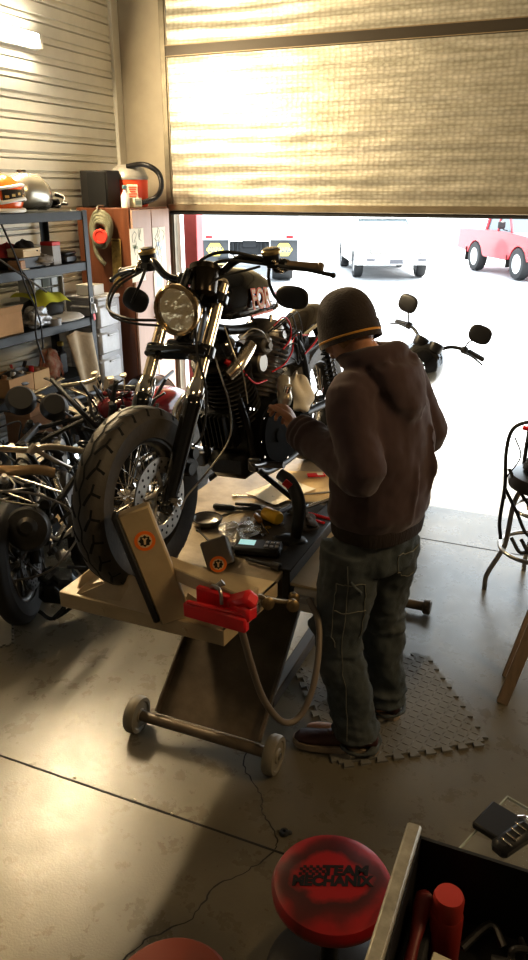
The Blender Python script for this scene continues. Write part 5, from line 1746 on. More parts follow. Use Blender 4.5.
# near left stripped motorcycle
nearb = simple_bike('stripped_motorcycle', 'nearest stripped motorcycle at the left with bronze lit bars', (-2.45, 2.70, 0), R(28), lean=R(-7), steer=R(-4), tank=False, seat=False, lamp=False, mirrors=False, bars=None, tubes=False, fork_m=darksteel, spokes=9, rear=False)
MB.base = rel(nearb, (-2.45, 2.72, -.02), R(14), R(-7))
s = MB()
s.tube([(-.30, .10, .86), (-.12, .05, .93), (.0, .04, .93), (.12, .08, .90), (.20, .16, .885), (.34, .22, .83)], .0165, n=12)
s.tube([(.14, .09, .90), (.20, .15, .82), (.24, .24, .74)], .012, n=10)
s.cyl((.12, .07, .885), (.15, .10, .915), .022, n=12)
obj('crash_bar', s, mat('dull_chrome', (.40, .36, .31), .28, 1.0), nearb, label='bent dull chrome bar')
s = MB()
s.tube([(-.36, -.02, .66), (-.26, -.04, .80), (-.18, -.04, .86), (-.10, -.03, .86), (.04, .0, .825), (.16, .06, .80), (.21, .10, .765)], .026, n=14)
obj('header_pipe', s, mat('lit_bronze_pipe', (.56, .40, .24), .3, 1.0, var=.2), nearb, label='bronze lit header pipe')  # chrome pipe tinted with the bronze light falling on it
s = MB()
s.lathe([(0, 0), (.07, 0), (.105, .02), (.115, .06), (.10, .10), (.06, .12), (0, .12)], (.08, -.02, .52), (.35, -1, .35), 28)
s.lathe([(0, 0), (.045, 0), (.05, .03), (.03, .05), (0, .05)], (.13, -.12, .57), (.35, -1, .35), 18)
s.ell((-.10, .0, .55), (.10, .09, .07), rot=(.2, .3, .4))
obj('air_cleaner', s, mat('dull_cast', (.07, .065, .06), .4, .8, var=.3, vscale=12), nearb)
s = MB()
s.tube([(-.35, -.08, .60), (-.15, -.12, .72), (.05, -.12, .76), (.20, -.05, .70), (.30, .02, .58), (.27, .03, .44)], .006, n=6, k=8)
s.tube([(-.35, -.10, .42), (-.20, -.16, .33), (.0, -.18, .31), (.20, -.14, .34), (.33, -.05, .46), (.36, .0, .60)], .0055, n=6, k=8)
s.tube([(-.02, -.16, .60), (-.04, -.20, .45), (.02, -.2, .34), (.03, -.18, .20)], .006, n=6, k=8)
s.tube([(.12, -.02, .70), (.16, -.06, .58), (.10, -.12, .45), (.02, -.14, .36)], .005, n=6, k=8)
obj('cables', s, mat('grey_cable', (.16, .15, .14), .4), nearb)
s = MB()
s.box((.17, -.04, .20), (.18, .16, .16), rot=(.2, .3, .3), bev=.03)
s.cyl((.14, -.14, .30), (.19, -.16, .28), .02, n=10); s.cyl((.20, -.12, .29), (.24, -.14, .27), .016, n=10)
s.tube([(.20, -.14, .24), (.26, -.18, .17), (.20, -.22, .11)], .012, n=8)
s.tube([(.10, -.16, .12), (.18, -.18, .09), (.30, -.10, .14)], .010, n=8)
obj('lower_case', s, mat('dark_blue_black', (.02, .024, .028), .25, .5), nearb)
def clutter(root, lo, hi, n, seed, shiny=.25):
    rn = random.Random(seed)
    for k in range(n):
        p = V([rn.uniform(lo[i], hi[i]) for i in range(3)])
        j = lambda a: V((rn.uniform(-a, a), rn.uniform(-a, a), rn.uniform(-a, a)))
        m = rn.choice([chrome, steel, alloy]) if rn.random() < shiny else rn.choice([darksteel, blackmetal, blackrubber, blackplastic])
        kind = rn.choice(['hose', 'hose', 'bracket', 'fitting', 'rod'])
        t = MB()
        if kind == 'hose':
            t.tube([p, p + j(.12), p + j(.2), p + j(.26)], rn.choice([.005, .007, .010, .014]), n=8, k=6)
        elif kind == 'bracket':
            u = rn.uniform(.05, .12)
            t.prism([(0, 0), (u, 0), (u, .02), (.02, .025), (.025, u), (0, u)], p, j(1), V((j(1).x, j(1).y, 1)), .008)
        elif kind == 'fitting':
            d = j(1).normalized(); r_ = rn.uniform(.014, .034)
            t.lathe([(0, 0), (r_ * .7, 0), (r_, r_ * .3), (r_, r_ * 1.2), (r_ * .6, r_ * 1.5), (r_ * .55, r_ * 2.2), (0, r_ * 2.2)], p, d, 16)
        else:
            t.tube([p, p + j(.07)], rn.uniform(.006, .011), n=8, k=1)
        obj(kind, t, m, root)
clutter(nearb, (-.42, -.10, .30), (.30, .30, .86), 46, 3)

MB.base = None
# stripped bike behind it, tail bracket and round clocks
tailb = simple_bike('stripped_motorcycle', 'stripped motorcycle with bare tail bracket and twin round clocks behind the nearest one', (-2.98, 3.45, 0), R(2), lean=R(-6), tank=False, seat=False, lamp=False, mirrors=False, bars=None, tubes=False, rimmat=mat('maroon_rim', (.14, .02, .03), .35, .3), spokes=9)
MB.base = rel(tailb, (-2.93, 3.22, -.06), R(24), R(-6))
s = MB()
s.lathe([(0, .05), (.07, .05), (.085, .03), (.092, 0), (.088, -.004), (.080, .02), (0, .028)], (.10, .22, .98), (.3, -.75, .55), 32)
s.lathe([(0, .06), (.06, .06), (.078, .03), (.084, 0), (.080, -.004), (.072, .02), (0, .028)], (.30, .18, .93), (.3, -.75, .5), 32)
s.lathe([(.080, -.006), (.088, .0), (.080, .006)], (.10, .22, .98), (.3, -.75, .55), 32, True)
obj('round_clocks', s, mat('clock_black', (.012, .011, .010), .5), tailb)
s = MB()
for (p, q, w, h) in (((.10, .40, 1.00), (.52, .16, .84), .05, .010), ((.18, .52, 1.04), (.58, .28, .90), .03, .010), ((.42, .16, .86), (.64, .38, .95), .06, .010), ((.12, .34, .98), (.30, .50, 1.03), .035, .01)):
    p, q = V(p), V(q); d_ = (q - p)
    x_, y_, z_ = frame(d_)
    s.box((p + q) / 2, (w, h, d_.length), rot=Matrix((x_, y_, z_)).transposed(), bev=.003)
s.tube([(.30, .42, 1.00), (.46, .40, 1.01), (.54, .46, 1.02)], .014, n=8)
s.box((.60, .40, .97), (.05, .09, .11), rot=(0, .3, .5), bev=.006)
s.tube([(.64, .35, .94), (.66, .33, .80), (.58, .30, .70), (.50, .22, .68)], .010, n=8)
s.cyl((.62, .31, .72), (.66, .27, .73), .035, n=16, bev=.005)
obj('tail_bracket', s, mat('bracket_steel', (.36, .33, .28), .35, .9, var=.25, vscale=10), tailb, label='bare steel tail bracket')
clutter(tailb, (-.25, -.10, .40), (.62, .35, .88), 46, 4, .15)
MB.base = None
clutter(red3, (-.25, .05, .55), (.25, .45, 1.05), 26, 8, .2)

# ------------------------------------------------------------------ foam mat
mt = thing('foam_mat', 'grey interlocking foam mat with tread pattern under the man', 'mat', (-.565, 2.69, 0), (0, 0, R(35)))
side = .64; nT = 9; pts = []
def edge(p0, p1, out):
    p0, p1 = V(p0), V(p1); d = (p1 - p0); L = d.length; d.normalize(); o = V((d.y, -d.x)) if True else None
    r = []
    for k in range(nT):
        a = L * (k + .18) / nT; b = L * (k + .82) / nT; m0 = L * (k + .28) / nT; m1 = L * (k + .72) / nT
        r += [p0 + d * m0, p0 + d * a + o * .024, p0 + d * b + o * .024, p0 + d * m1]
    return [p0] + r
h_ = side / 2 - .012
c4 = [(-h_, -h_), (h_, -h_), (h_, h_), (-h_, h_)]
poly = []
for k in range(4):
    poly += edge(c4[k], c4[(k + 1) % 4], 1)
mb = MB(); mb.prism([(p.x, p.y) for p in poly], (0, 0, 0), (1, 0, 0), (0, 1, 0), .010)
matgrey = mat('grey_foam', (.17, .165, .15), .75, var=.12, vscale=7)
obj('foam_sheet', mb, matgrey, mt)
tr_ = MB()
n = 20; st = (side - .03) / n
for i in range(n):
    for j in range(n):
        x = -side / 2 + .015 + st * (i + .5); y = -side / 2 + .015 + st * (j + .5)
        tr_.ell((x, y, .010), (.0150, .0034, .0024), rot=(0, 0, R(45 if (i + j) % 2 else -45)), n=8, m=6)
o = obj('tread_pattern', tr_, matgrey, mt); o['kind'] = 'stuff'
corner = MB(); poly2 = [(p.x * .5, p.y * .5) for p in poly]
corner.prism(poly2, (0, 0, 0), (1, 0, 0), (0, 1, 0), .010)
gone('foam_mat_piece', 'small dark foam mat corner lying at the left edge of the floor', 'mat', corner, matgrey, (-2.60, 2.44, 0), rot=(0, 0, R(40)))

# ------------------------------------------------------------------ bar stool and jacket by the door
bs_ = thing('bar_stool', 'chrome framed bar stool with padded back at the right edge', 'stool', (-.06, 3.98, 0))
chr2 = mat('tarnished_chrome', (.36, .34, .31), .3, 1.0)
ang = [R(195), R(285), R(15), R(105)]
for a in ang:
    c, s_ = math.cos(a), math.sin(a)
    l = MB(); l.tube([(.12 * c, .12 * s_, .64), (.16 * c, .16 * s_, .52), (.175 * c, .175 * s_, .30), (.20 * c, .20 * s_, .22), (.255 * c, .255 * s_, .09), (.26 * c, .26 * s_, .0)], .0135, n=12)
    obj('leg', l, chr2, bs_)
obj('foot_ring', MB().torus((0, 0, .27), (0, 0, 1), .205, .012, n=48, m=10), chr2, bs_)
obj('upper_ring', MB().torus((0, 0, .50), (0, 0, 1), .150, .010, n=40, m=10), chr2, bs_)
obj('seat', MB().lathe([(0, .62), (.17, .62), (.20, .635), (.205, .66), (.19, .70), (.10, .715), (0, .718)], (0, 0, 0), (0, 0, 1), 36), mat('black_vinyl_seat', (.02, .018, .018), .3), bs_)
obj('backrest', MB().box((.03, .20, .92), (.36, .05, .30), rot=(.12, 0, 0), bev=.02).tube([(-.14, .17, .68), (-.14, .2, .80)], .012, n=8, k=1).tube([(.18, .17, .68), (.18, .2, .80)], .012, n=8, k=1), mat('black_vinyl_back', (.018, .017, .016), .35), bs_)
jk = MB(); jk.T = Matrix.Translation((-.045, -.02, 0))
jk.loft([ringo((-.02, 4.02, .72), .13, .12, f=V((0, 1, 0)), s=V((1, 0, 0))), ringo((.0, 4.05, .80), .12, .12, f=V((0, 1, 0)), s=V((1, 0, 0))), ringo((.0, 4.09, .92), .10, .10, f=V((0, 1, 0)), s=V((1, 0, 0))), ringo((.03, 4.12, 1.06), .105, .09, f=V((0, 1, 0)), s=V((1, 0, 0))), ringo((.06, 4.13, 1.18), .10, .08, f=V((0, 1, 0)), s=V((1, 0, 0))), ringo((.09, 4.13, 1.28), .07, .06, f=V((0, 1, 0)), s=V((1, 0, 0)))])
o = obj('jacket', remesh(jk, .012, 3, 'jacket', mat('black_jacket', (.012, .011, .012), .85, bump=.2), disp=[(.09, .035)]), None)
tag(o, 'black jacket heaped over the bar stool seat and back', 'jacket')
gone('paper_bag', 'crumpled white and brown paper bag on the bar stool', 'bag', soft(None, (.07, .07, .24), 21, .25), mat('kraft_bag', (.42, .33, .24), .8, col2=(.75, .72, .68), vscale=7, bump=.4), (.015, 3.87, .716))
gone('work_glove', 'yellow work glove tucked under the bar stool seat', 'glove', soft(None, (.09, .06, .05), 22, .3), mat('yellow_leather', (.60, .34, .05), .7, bump=.2), (-.05, 3.90, .503))
jc = thing('jumper_cables', 'black jumper cables with red clamp looped over the bar stool', 'cables', (-.06, 3.98, 0))
s = MB()
s.tube([(.0, -.04, .99), (-.10, -.07, 1.0), (-.20, -.06, .95), (-.225, -.05, .82), (-.21, -.05, .62), (-.215, -.05, .42), (-.20, -.02, .30)], .010, n=8, k=8)
s.tube([(-.215, -.05, .62), (-.13, -.10, .50), (-.06, -.14, .40), (.06, -.16, .36), (.14, -.1, .34)], .009, n=8, k=8)
s.tube([(-.20, -.05, .72), (-.10, -.14, .60), (.0, -.16, .52), (.1, -.12, .5)], .009, n=8, k=8)
s.tube([(-.19, -.06, .90), (-.15, -.07, .80), (-.21, -.05, .66), (-.20, -.05, .55)], .004, n=6, k=8)
for k in range(3):
    s.tube([(-.14 + .05 * k, -.12, .36), (-.08 + .05 * k, -.16, .30), (-.02 + .05 * k, -.10, .33), (-.06 + .05 * k, -.05, .36)], .010, n=8, k=6)
obj('cable', s, blackrubber, jc)
s = MB(); s.box((-.10, -.075, .955), (.12, .02, .022), rot=(0, .12, .1), bev=.006); s.box((-.04, -.075, .955), (.04, .028, .03), bev=.006)
obj('clamp', s, redplastic, jc, label='red clamp')

# wooden plank leg at the right edge
palewood = mat('pale_wood', (.26, .19, .13), .6, var=.2, vscale=5, stretch=(8, 8, 1))
wl_ = thing('wooden_sawhorse', 'unpainted wooden sawhorse with splayed leg at the right edge', 'sawhorse', (.09, 3.0, 0))
for (e, f_) in ((-1, -1), (-1, 1), (1, -1), (1, 1)):
    l = MB(); obox(l, (e * .19 if e < 0 else e * .25, f_ * .10 - .02 * 0, .0), (e * .04, f_ * .06 + (.14 if f_ < 0 else .3), .66), .05, .02, (0, 1, 0), .003)
    obj('leg', l, palewood, wl_)
obj('top_beam', MB().box((.02, .2, .69), (.08, .8, .07), bev=.004), wood, wl_)
# ------------------------------------------------------------------ tools on the lift deck
DZ = ZT + .001
def bar(p, q, r, n=10):
    return MB().cyl(p, q, r, n=n, bev=r * .3)
t = thing('rubber_mallet', 'yellow headed soft mallet lying on the lift deck', 'mallet', (-1.13, 2.75, DZ), (0, 0, R(-25)))
obj('head', MB().lathe([(0, 0), (.024, 0), (.03, .008), (.03, .085), (.024, .093), (0, .093)], (-.046, 0, .030), (1, 0, 0), 24), yellow, t)
obj('handle', MB().cyl((0, .03, .030), (-.05, .20, .014), .011, .013, n=12), mat('dark_handle', (.04, .02, .012), .5), t)
t = thing('handheld_meter', 'black handheld meter with a lit screen on the lift deck', 'meter', (-1.07, 2.46, DZ), (0, 0, R(12)))
obj('meter_body', MB().box((0, 0, .018), (.19, .095, .036), bev=.010).box((.06, 0, .034), (.06, .08, .01), bev=.003), blackplastic, t)
obj('screen', MB().box((-.045, .008, .0365), (.065, .045, .002), bev=.0005), screen, t)
s = MB()
for i in range(3):
    for j in range(2):
        s.box((.035 + .022 * i, -.018 + .03 * j, .040), (.014, .016, .006), bev=.002)
obj('buttons', s, greyplastic, t)
t = thing('gooseneck_tool', 'black curved gooseneck with a flat oval foot standing on the deck', 'tool', (-.985, 2.60, DZ))
obj('foot', MB().lathe([(0, 0), (.055, 0), (.06, .006), (.052, .018), (.02, .026), (0, .026)], (0, 0, 0), (0, 0, 1), 30, sx=1.25, sy=.8), blackmetal, t)
obj('neck', MB().tube([(.02, 0, .012), (.030, .0, .09), (.02, .03, .17), (-.03, .07, .23), (-.09, .10, .25)], [.022, .026, .029, .027, .024], n=14, flat=.55), blackplastic, t)
obj('red_label', MB().box((-.035, .045, .232), (.035, .006, .030), rot=(0, .7, .3), bev=.002), redplastic, t)

def wrench(L, w, mt_, name, label, loc, rz, cat='spanner', group='spanners on the lift deck'):
    s = MB()
    s.prism([(-L / 2, -w * .35), (L / 2, -w * .35), (L / 2, w * .35), (-L / 2, w * .35)], (0, 0, .002), (1, 0, 0), (0, 1, 0), .005)
    s.lathe([(w * .5, 0), (w * .95, 0), (w * .95, .009), (w * .5, .009)], (-L / 2 - w * .6, 0, 0), (0, 0, 1), 18, True)
    s.prism([(0, -w * .4), (w * .8, -w), (w * 1.8, -w * .75), (w * 1.0, -w * .3), (w * 1.0, w * .3), (w * 1.8, w * .75), (w * .8, w), (0, w * .4)], (L / 2, 0, 0), (1, 0, 0), (0, 1, 0), .009)
    return gone(name, label, cat, s, mt_, loc, (0, 0, rz), group)
wrench(.16, .012, chrome, 'spanner', 'steel spanner lying behind the yellow mallet', (-1.32, 2.98, DZ), R(20))
wrench(.13, .010, darksteel, 'spanner', 'dark spanner lying left of the handheld meter', (-1.33, 2.50, DZ), R(-40))
wrench(.18, .012, steel, 'spanner', 'steel spanner lying on the papers at the far right of the deck', (-1.08, 3.10, DZ + .004), R(35))
wrench(.12, .010, chrome, 'spanner', 'short bright spanner beside the gooseneck foot', (-1.17, 2.62, DZ), R(-15))
t = thing('screwdriver', 'black handled screwdriver lying on the deck under the engine', 'screwdriver', (-1.30, 2.80, DZ + .013), (0, 0, R(8)))
obj('handle', MB().lathe([(0, 0), (.010, 0), (.014, .01), (.013, .09), (.009, .10), (0, .10)], (-.13, 0, 0), (1, 0, 0), 14), blackplastic, t)
obj('shaft', MB().cyl((-.03, 0, 0), (.11, 0, -.006), .004, n=8), chrome, t)
t = thing('pliers', 'red handled pliers lying behind the gooseneck', 'pliers', (-1.05, 2.86, DZ), (0, 0, R(-12)))
s = MB()
for e in (-1, 1):
    s.tube([(0, 0, .010), (.05, e * .022, .010), (.15, e * .026, .010)], [.008, .010, .008], n=8)
obj('handles', s, redplastic, t)
s = MB(); s.cyl((0, 0, .002), (0, 0, .016), .014, n=14)
for e in (-1, 1):
    s.tube([(0, 0, .009), (-.03, e * .007, .009), (-.065, e * .003, .009)], [.010, .009, .005], n=8)
obj('jaws', s, steel, t)
t = thing('ratchet', 'chrome ratchet handle lying across the papers', 'ratchet', (-.985, 3.02, DZ + .006), (0, 0, R(62)))
obj('handle', MB().cyl((-.12, 0, .011), (.02, 0, .011), .010, .007, n=12).cyl((.02, 0, .011), (.08, 0, .011), .007, n=10), chrome, t)
obj('head', MB().cyl((.09, 0, 0), (.09, 0, .024), .019, n=20, bev=.004), chrome, t)
s = MB().grid(lambda u, v: V((-.16 + .32 * u, -.20 + .40 * v, .003 + .006 * abs(math.sin(u * 7 + v * 3)) * (u > .6))), 16, 16)
gone('paper_sheet', 'paper sheet tinted like the bright lit deck under the tools at the far end of the deck', 'paper', s, mat('lit_tan_paper', (.62, .46, .24), .7, var=.08), (-1.09, 3.22, DZ), (0, 0, R(18)))  # tan colour carries the light on the deck and papers
s = MB().grid(lambda u, v: V((-.10 + .20 * u, -.14 + .28 * v, .004 + .003 * math.sin(u * 6))), 10, 10)
gone('paper_sheet', 'second pale paper sheet lying beside the red pliers', 'paper', s, paper, (-1.22, 3.08, DZ + .006), (0, 0, R(-22)))
s = MB().box((0, 0, .004), (.09, .04, .008), bev=.002)
gone('red_card', 'small red and white packet on the tan paper', 'packet', s.mat(1).box((.02, 0, .0085), (.03, .035, .001)), [redplastic, paper], (-1.13, 3.33, DZ + .012), (0, 0, R(30)))
gone('plastic_bag', 'crumpled clear plastic bag on the deck beside the front wheel', 'bag', soft(None, (.07, .10, .035), 31, .45), mat('clear_film', (.40, .38, .33), .12, .2, bump=.9, bscale=35, alpha=.6), (-1.20, 2.56, DZ), (0, 0, R(20)))
s = soft(None, (.05, .09, .03), 33, .4)
gone('shop_rag', 'dark crumpled rag at the right edge of the deck', 'rag', s, mat('dark_rag', (.06, .05, .045), .9, bump=.2), (-.985, 2.78, DZ), (0, 0, .4))
rnd = random.Random(12)
for k in range(18):
    s = MB()
    if k % 3 == 0:
        s.cyl((0, 0, .006), (.035, 0, .006), .004, n=8); s.cyl((.035, 0, .006), (.042, 0, .006), .0075, n=6); nm, lb, ct_ = 'bolt', 'small loose bolt scattered on the lift deck', 'bolt'
    elif k % 3 == 1:
        s.lathe([(.006, 0), (.013, 0), (.013, .003), (.006, .003)], (0, 0, 0), (0, 0, 1), 16, True); nm, lb, ct_ = 'washer', 'small loose washer scattered on the lift deck', 'washer'
    else:
        s.lathe([(.005, 0), (.010, 0), (.010, .008), (.005, .008)], (0, 0, 0), (0, 0, 1), 6, True); nm, lb, ct_ = 'nut', 'small loose nut scattered on the lift deck', 'nut'
    gone(nm, lb, ct_, s, rnd.choice([chrome, steel, darksteel]), (rnd.uniform(-1.30, -.98), rnd.uniform(2.42, 2.95), DZ), (0, 0, rnd.uniform(0, 6)), ct_ + 's scattered on the lift deck')
t = thing('socket_rail', 'dark steel socket and extension lying ahead of the handheld meter', 'socket', (-1.02, 2.36, DZ), (0, 0, R(-8)))
obj('extension_bar', MB().cyl((-.06, 0, .012), (.06, 0, .012), .007, n=10), darksteel, t)
obj('socket', MB().lathe([(.006, 0), (.015, 0), (.016, .035), (.008, .035)], (.055, 0, .0155), (1, 0, 0), 16, True), darksteel, t)
gone('paper_towel', 'crumpled white paper towel tucked on the engine beside his hand', 'towel', soft(None, (.07, .10, .17), 41, .18), mat('white_towel', (.72, .68, .60), .85, bump=.3, bscale=25), (-1.165, 3.13, 1.13), (0, 0, .4))
t = thing('screwdriver', 'long clear handled screwdriver lying left of the gooseneck foot', 'screwdriver', (-1.15, 2.69, DZ + .012), (0, 0, R(-50)))
obj('handle', MB().lathe([(0, 0), (.010, 0), (.013, .01), (.012, .07), (.008, .08), (0, .08)], (-.10, 0, 0), (1, 0, 0), 14), mat('amber_handle', (.35, .16, .03), .25), t)
obj('shaft', MB().cyl((-.03, 0, 0), (.09, 0, -.006), .0035, n=8), chrome, t)
for k, (x, y, rz_, lb) in enumerate(((-1.36, 2.72, 70, 'hex key lying under the crankcase at the left of the deck'), (-1.24, 2.66, 15, 'hex key lying in front of the black screwdriver'), (-1.02, 2.53, 120, 'hex key lying between the meter and the gooseneck foot'))):
    gone('hex_key', lb, 'hex key', MB().tube([(0, .03, .004), (0, 0, .004), (.004, -.003, .004), (.09, 0, .004)], .0035, n=6, k=1), darksteel, (x, y, DZ), (0, 0, R(rz_)), 'hex keys on the lift deck')
t = thing('parts_dish', 'round dark magnetic parts dish at the left of the deck', 'dish', (-1.38, 2.62, DZ))
obj('dish', MB().lathe([(0, 0), (.05, 0), (.062, .012), (.066, .03), (.062, .03), (.056, .014), (.045, .006), (0, .006)], (0, 0, 0), (0, 0, 1), 30), steel, t)
obj('dish_rim', MB().torus((0, 0, .03), (0, 0, 1), .064, .003, n=30, m=6), blackrubber, t)
t = thing('long_nose_pliers', 'dark handled long nose pliers lying under the engine', 'pliers', (-1.22, 2.86, DZ), (0, 0, R(195)))
s = MB()
for e in (-1, 1):
    s.tube([(0, 0, .010), (.05, e * .020, .010), (.13, e * .024, .010)], [.007, .009, .007], n=8)
obj('handles', s, blackrubber, t)
s = MB(); s.cyl((0, 0, .002), (0, 0, .016), .012, n=14)
for e in (-1, 1):
    s.tube([(0, 0, .009), (-.04, e * .006, .009), (-.085, e * .002, .009)], [.009, .006, .003], n=8)
obj('jaws', s, steel, t)
# the part in his hand
pp = thing('carburettor_part', 'cast pale metal engine part held in his left hand', 'engine part', (-1.05, 2.68, 1.34), (.3, .2, R(30)))
obj('casting', MB().box((0, 0, 0), (.05, .10, .06), bev=.014).cyl((0, .03, .0), (0, .10, .02), .026, n=18, bev=.004), mat('pale_casting', (.50, .45, .36), .4, .8), pp)
obj('fitting', MB().cyl((.0, -.02, .03), (.0, -.02, .06), .014, n=12), chrome, pp)

# ------------------------------------------------------------------ foreground
tm_ = thing('shop_stool', 'low round red shop stool with lettering on its worn seat', 'stool', (-.40, 1.40, 0))
def mat_seat():
    m = bpy.data.materials.new('worn_red_vinyl'); m.use_nodes = True
    nt = m.node_tree; b = nt.nodes['Principled BSDF']; L = nt.links
    tc = N(nt, 'ShaderNodeTexCoord'); n1 = N(nt, 'ShaderNodeTexNoise', i_Scale=7.0, i_Detail=5.0); L.new(tc.outputs['Object'], n1.inputs['Vector'])
    gr = N(nt, 'ShaderNodeVectorMath', operation='LENGTH'); L.new(tc.outputs['Object'], gr.inputs[0])
    ad = N(nt, 'ShaderNodeMath', operation='MULTIPLY_ADD'); ad.inputs[1].default_value = .16; L.new(n1.outputs['Fac'], ad.inputs[0]); L.new(gr.outputs['Value'], ad.inputs[2])
    rp = N(nt, 'ShaderNodeValToRGB')
    rp.color_ramp.elements[0].position = .160; rp.color_ramp.elements[0].color = (.30, .008, .010, 1)
    rp.color_ramp.elements[1].position = .235; rp.color_ramp.elements[1].color = (.30, .008, .010, 1)
    e = rp.color_ramp.elements.new(.180); e.color = (.05, .009, .008, 1)
    e = rp.color_ramp.elements.new(.205); e.color = (.09, .009, .008, 1)
    L.new(ad.outputs[0], rp.inputs['Fac']); L.new(rp.outputs['Color'], b.inputs['Base Color'])
    b.inputs['Roughness'].default_value = .36
    return m
seat_m = mat_seat()
sc_o = .40
obj('seat', MB().lathe([(0, -.035), (.145, -.035), (.158, -.02), (.160, 0), (.152, .016), (.13, .024), (0, .026)], (0, 0, 0), (0, 0, 1), 48), seat_m, tm_, label='worn red vinyl seat', loc=(0, 0, sc_o))
tx = MB(); a_ = R(22)
ux, uy = V((math.cos(a_), math.sin(a_), 0)), V((-math.sin(a_), math.cos(a_), 0))
so = V((0, 0, sc_o + .0268))
add_text(tx, 'TEAM', .041, so + ux * .034 + uy * .024, ux, uy, .0004, sx=1.15, bold=.0022, shear=.15)
add_text(tx, 'MECHANIX', .041, so + ux * -.004 + uy * -.008, ux, uy, .0004, sx=.98, bold=.0024, shear=.15)
for i in range(9):
    for j in range(4):
        if (i + j) % 2 == 0:
            tx.prism([(0, 0), (.0085, 0), (.0085, .0075), (0, .0075)], so + ux * (-.088 + .0085 * i + .0015 * j) + uy * (.010 + .0075 * j), ux, uy, .0008)
obj('lettering', tx, mat('black_print', (.008, .006, .006), .5), tm_, label='black team lettering and chequered flag')
obj('column', MB().cyl((0, 0, .10), (0, 0, .37), .024, n=18), blackmetal, tm_)
obj('foot_plate', MB().lathe([(0, .055), (.10, .055), (.17, .062), (.175, .075), (.165, .082), (.08, .10), (0, .105)], (0, 0, 0), (0, 0, 1), 36), blackplastic, tm_)
for k in range(5):
    a = 2 * PI * k / 5 + 2.6
    c = MB(); c.cyl((.16 * math.cos(a) - .012 * math.sin(a), .16 * math.sin(a) + .012 * math.cos(a), .026), (.16 * math.cos(a) + .012 * math.sin(a), .16 * math.sin(a) - .012 * math.cos(a), .026), .026, n=20, bev=.004)
    c.cyl((.15 * math.cos(a), .15 * math.sin(a), .03), (.15 * math.cos(a), .15 * math.sin(a), .065), .008, n=8)
    obj('caster', c, blackrubber, tm_)

# second stool: only its orange edge shows
o2 = thing('low_stool', 'orange topped low stool at the bottom edge of the photo', 'stool', (-.645, .985, 0))
obj('seat', MB().lathe([(0, -.03), (.13, -.03), (.142, -.015), (.142, .0), (.13, .014), (0, .018)], (0, 0, .40), (0, 0, 1), 40), mat('orange_vinyl', (.19, .032, .010), .55), o2)
obj('column', MB().cyl((0, 0, .03), (0, 0, .38), .02, n=14), blackmetal, o2)
obj('base', MB().lathe([(0, 0), (.15, 0), (.15, .012), (.04, .04), (0, .04)], (0, 0, 0), (0, 0, 1), 30), blackmetal, o2)

# tool chest with an open drawer
tcx = thing('tool_chest', 'dark steel tool chest with an open drawer at the lower right', 'tool chest', (.62, .98, 0))
TT = Matrix.Translation((-.62, -.98, 0))
dkst = mat('charcoal_steel', (.022, .021, .020), .42, .3)
s = MB(); s.T = TT
s.box((.62, .93, .48), (.50, .74, .80), bev=.008)
s.box((.62, .93, .88), (.52, .76, .03), bev=.006)
obj('chest_body', s, dkst, tcx)
for (x, y) in ((.42, .62), (.82, .62), (.42, 1.24), (.82, 1.24)):
    c = MB(); c.T = TT; c.cyl((x, y - .015, .04), (x, y + .015, .04), .04, n=20, bev=.005); c.box((x, y, .07), (.05, .05, .02))
    obj('caster', c, blackrubber, tcx)
dr = MB(); dr.T = TT
dx0, dx1, dy0, dy1, dz0, dz1 = -.185, .40, .60, 1.265, .60, .80
dr.box(((dx0 + dx1) / 2, (dy0 + dy1) / 2, dz0), (dx1 - dx0, dy1 - dy0, .012))
dr.box(((dx0 + dx1) / 2, dy1 - .004, (dz0 + dz1) / 2), (dx1 - dx0, .008, dz1 - dz0))
dr.box(((dx0 + dx1) / 2, dy0 + .004, (dz0 + dz1) / 2), (dx1 - dx0, .008, dz1 - dz0))
dr.box((dx0 + .012, (dy0 + dy1) / 2, (dz0 + dz1) / 2), (.012, dy1 - dy0, dz1 - dz0))
dro = obj('drawer', dr, dkst, tcx, label='open dark drawer')
s = MB(); s.T = TT
s.box((dx0 - .002, (dy0 + dy1) / 2 + .004, dz1 + .002), (.032, dy1 - dy0 + .03, .022), bev=.005)
obj('drawer_pull', s, mat('worn_aluminium', (.30, .28, .23), .5, .6, var=.25, vscale=25), dro, label='worn aluminium drawer pull')
DZF = .607
t = thing('aerosol_can', 'red capped can standing in the open drawer', 'can', (-.088, 1.155, DZF))
obj('can_body', MB().lathe([(0, 0), (.032, 0), (.033, .004), (.033, .125), (.03, .13), (0, .13)], (0, 0, 0), (0, 0, 1), 28), mat('can_red', (.22, .018, .012), .5), t)
obj('cap', MB().lathe([(0, .13), (.030, .13), (.031, .17), (.028, .178), (0, .18)], (0, 0, 0), (0, 0, 1), 28), mat('cap_red', (.32, .03, .02), .5), t)
t = thing('ratchet_driver', 'long red handled driver lying beside the red can in the drawer', 'driver', (-.137, 1.08, DZF + .11))
obj('handle', MB().lathe([(0, -.14), (.010, -.14), (.013, -.08), (.011, .0), (.016, .05), (.02, .07), (.02, .10), (.010, .11), (0, .11)], (0, 0, 0), (0, 1, .12), 16), mat('driver_red', (.13, .012, .010), .5), t)
obj('head_ring', MB().torus((0, .085, .011), (0, -.1, 1), .013, .004, n=20, m=8), darksteel, t)
gone('driver_rest', 'dark foam block holding the red driver in the drawer', 'block', MB().box((0, 0, .046), (.05, .28, .092), bev=.006), blackrubber, (-.137, 1.06, DZF))
t = thing('parts_packet', 'cream printed packet lying in the open drawer', 'packet', (-.055, 1.005, DZF + .095), (R(14), 0, R(-6)))
obj('packet_body', MB().box((0, 0, .003), (.10, .13, .008), bev=.002), paper, t)
s = MB()
s.cyl((-.030, .045, .007), (-.030, .045, .0082), .009, n=14)
for k in range(4):
    s.box((.01, .045 - .018 * k, .0076), (.05, .005, .001))
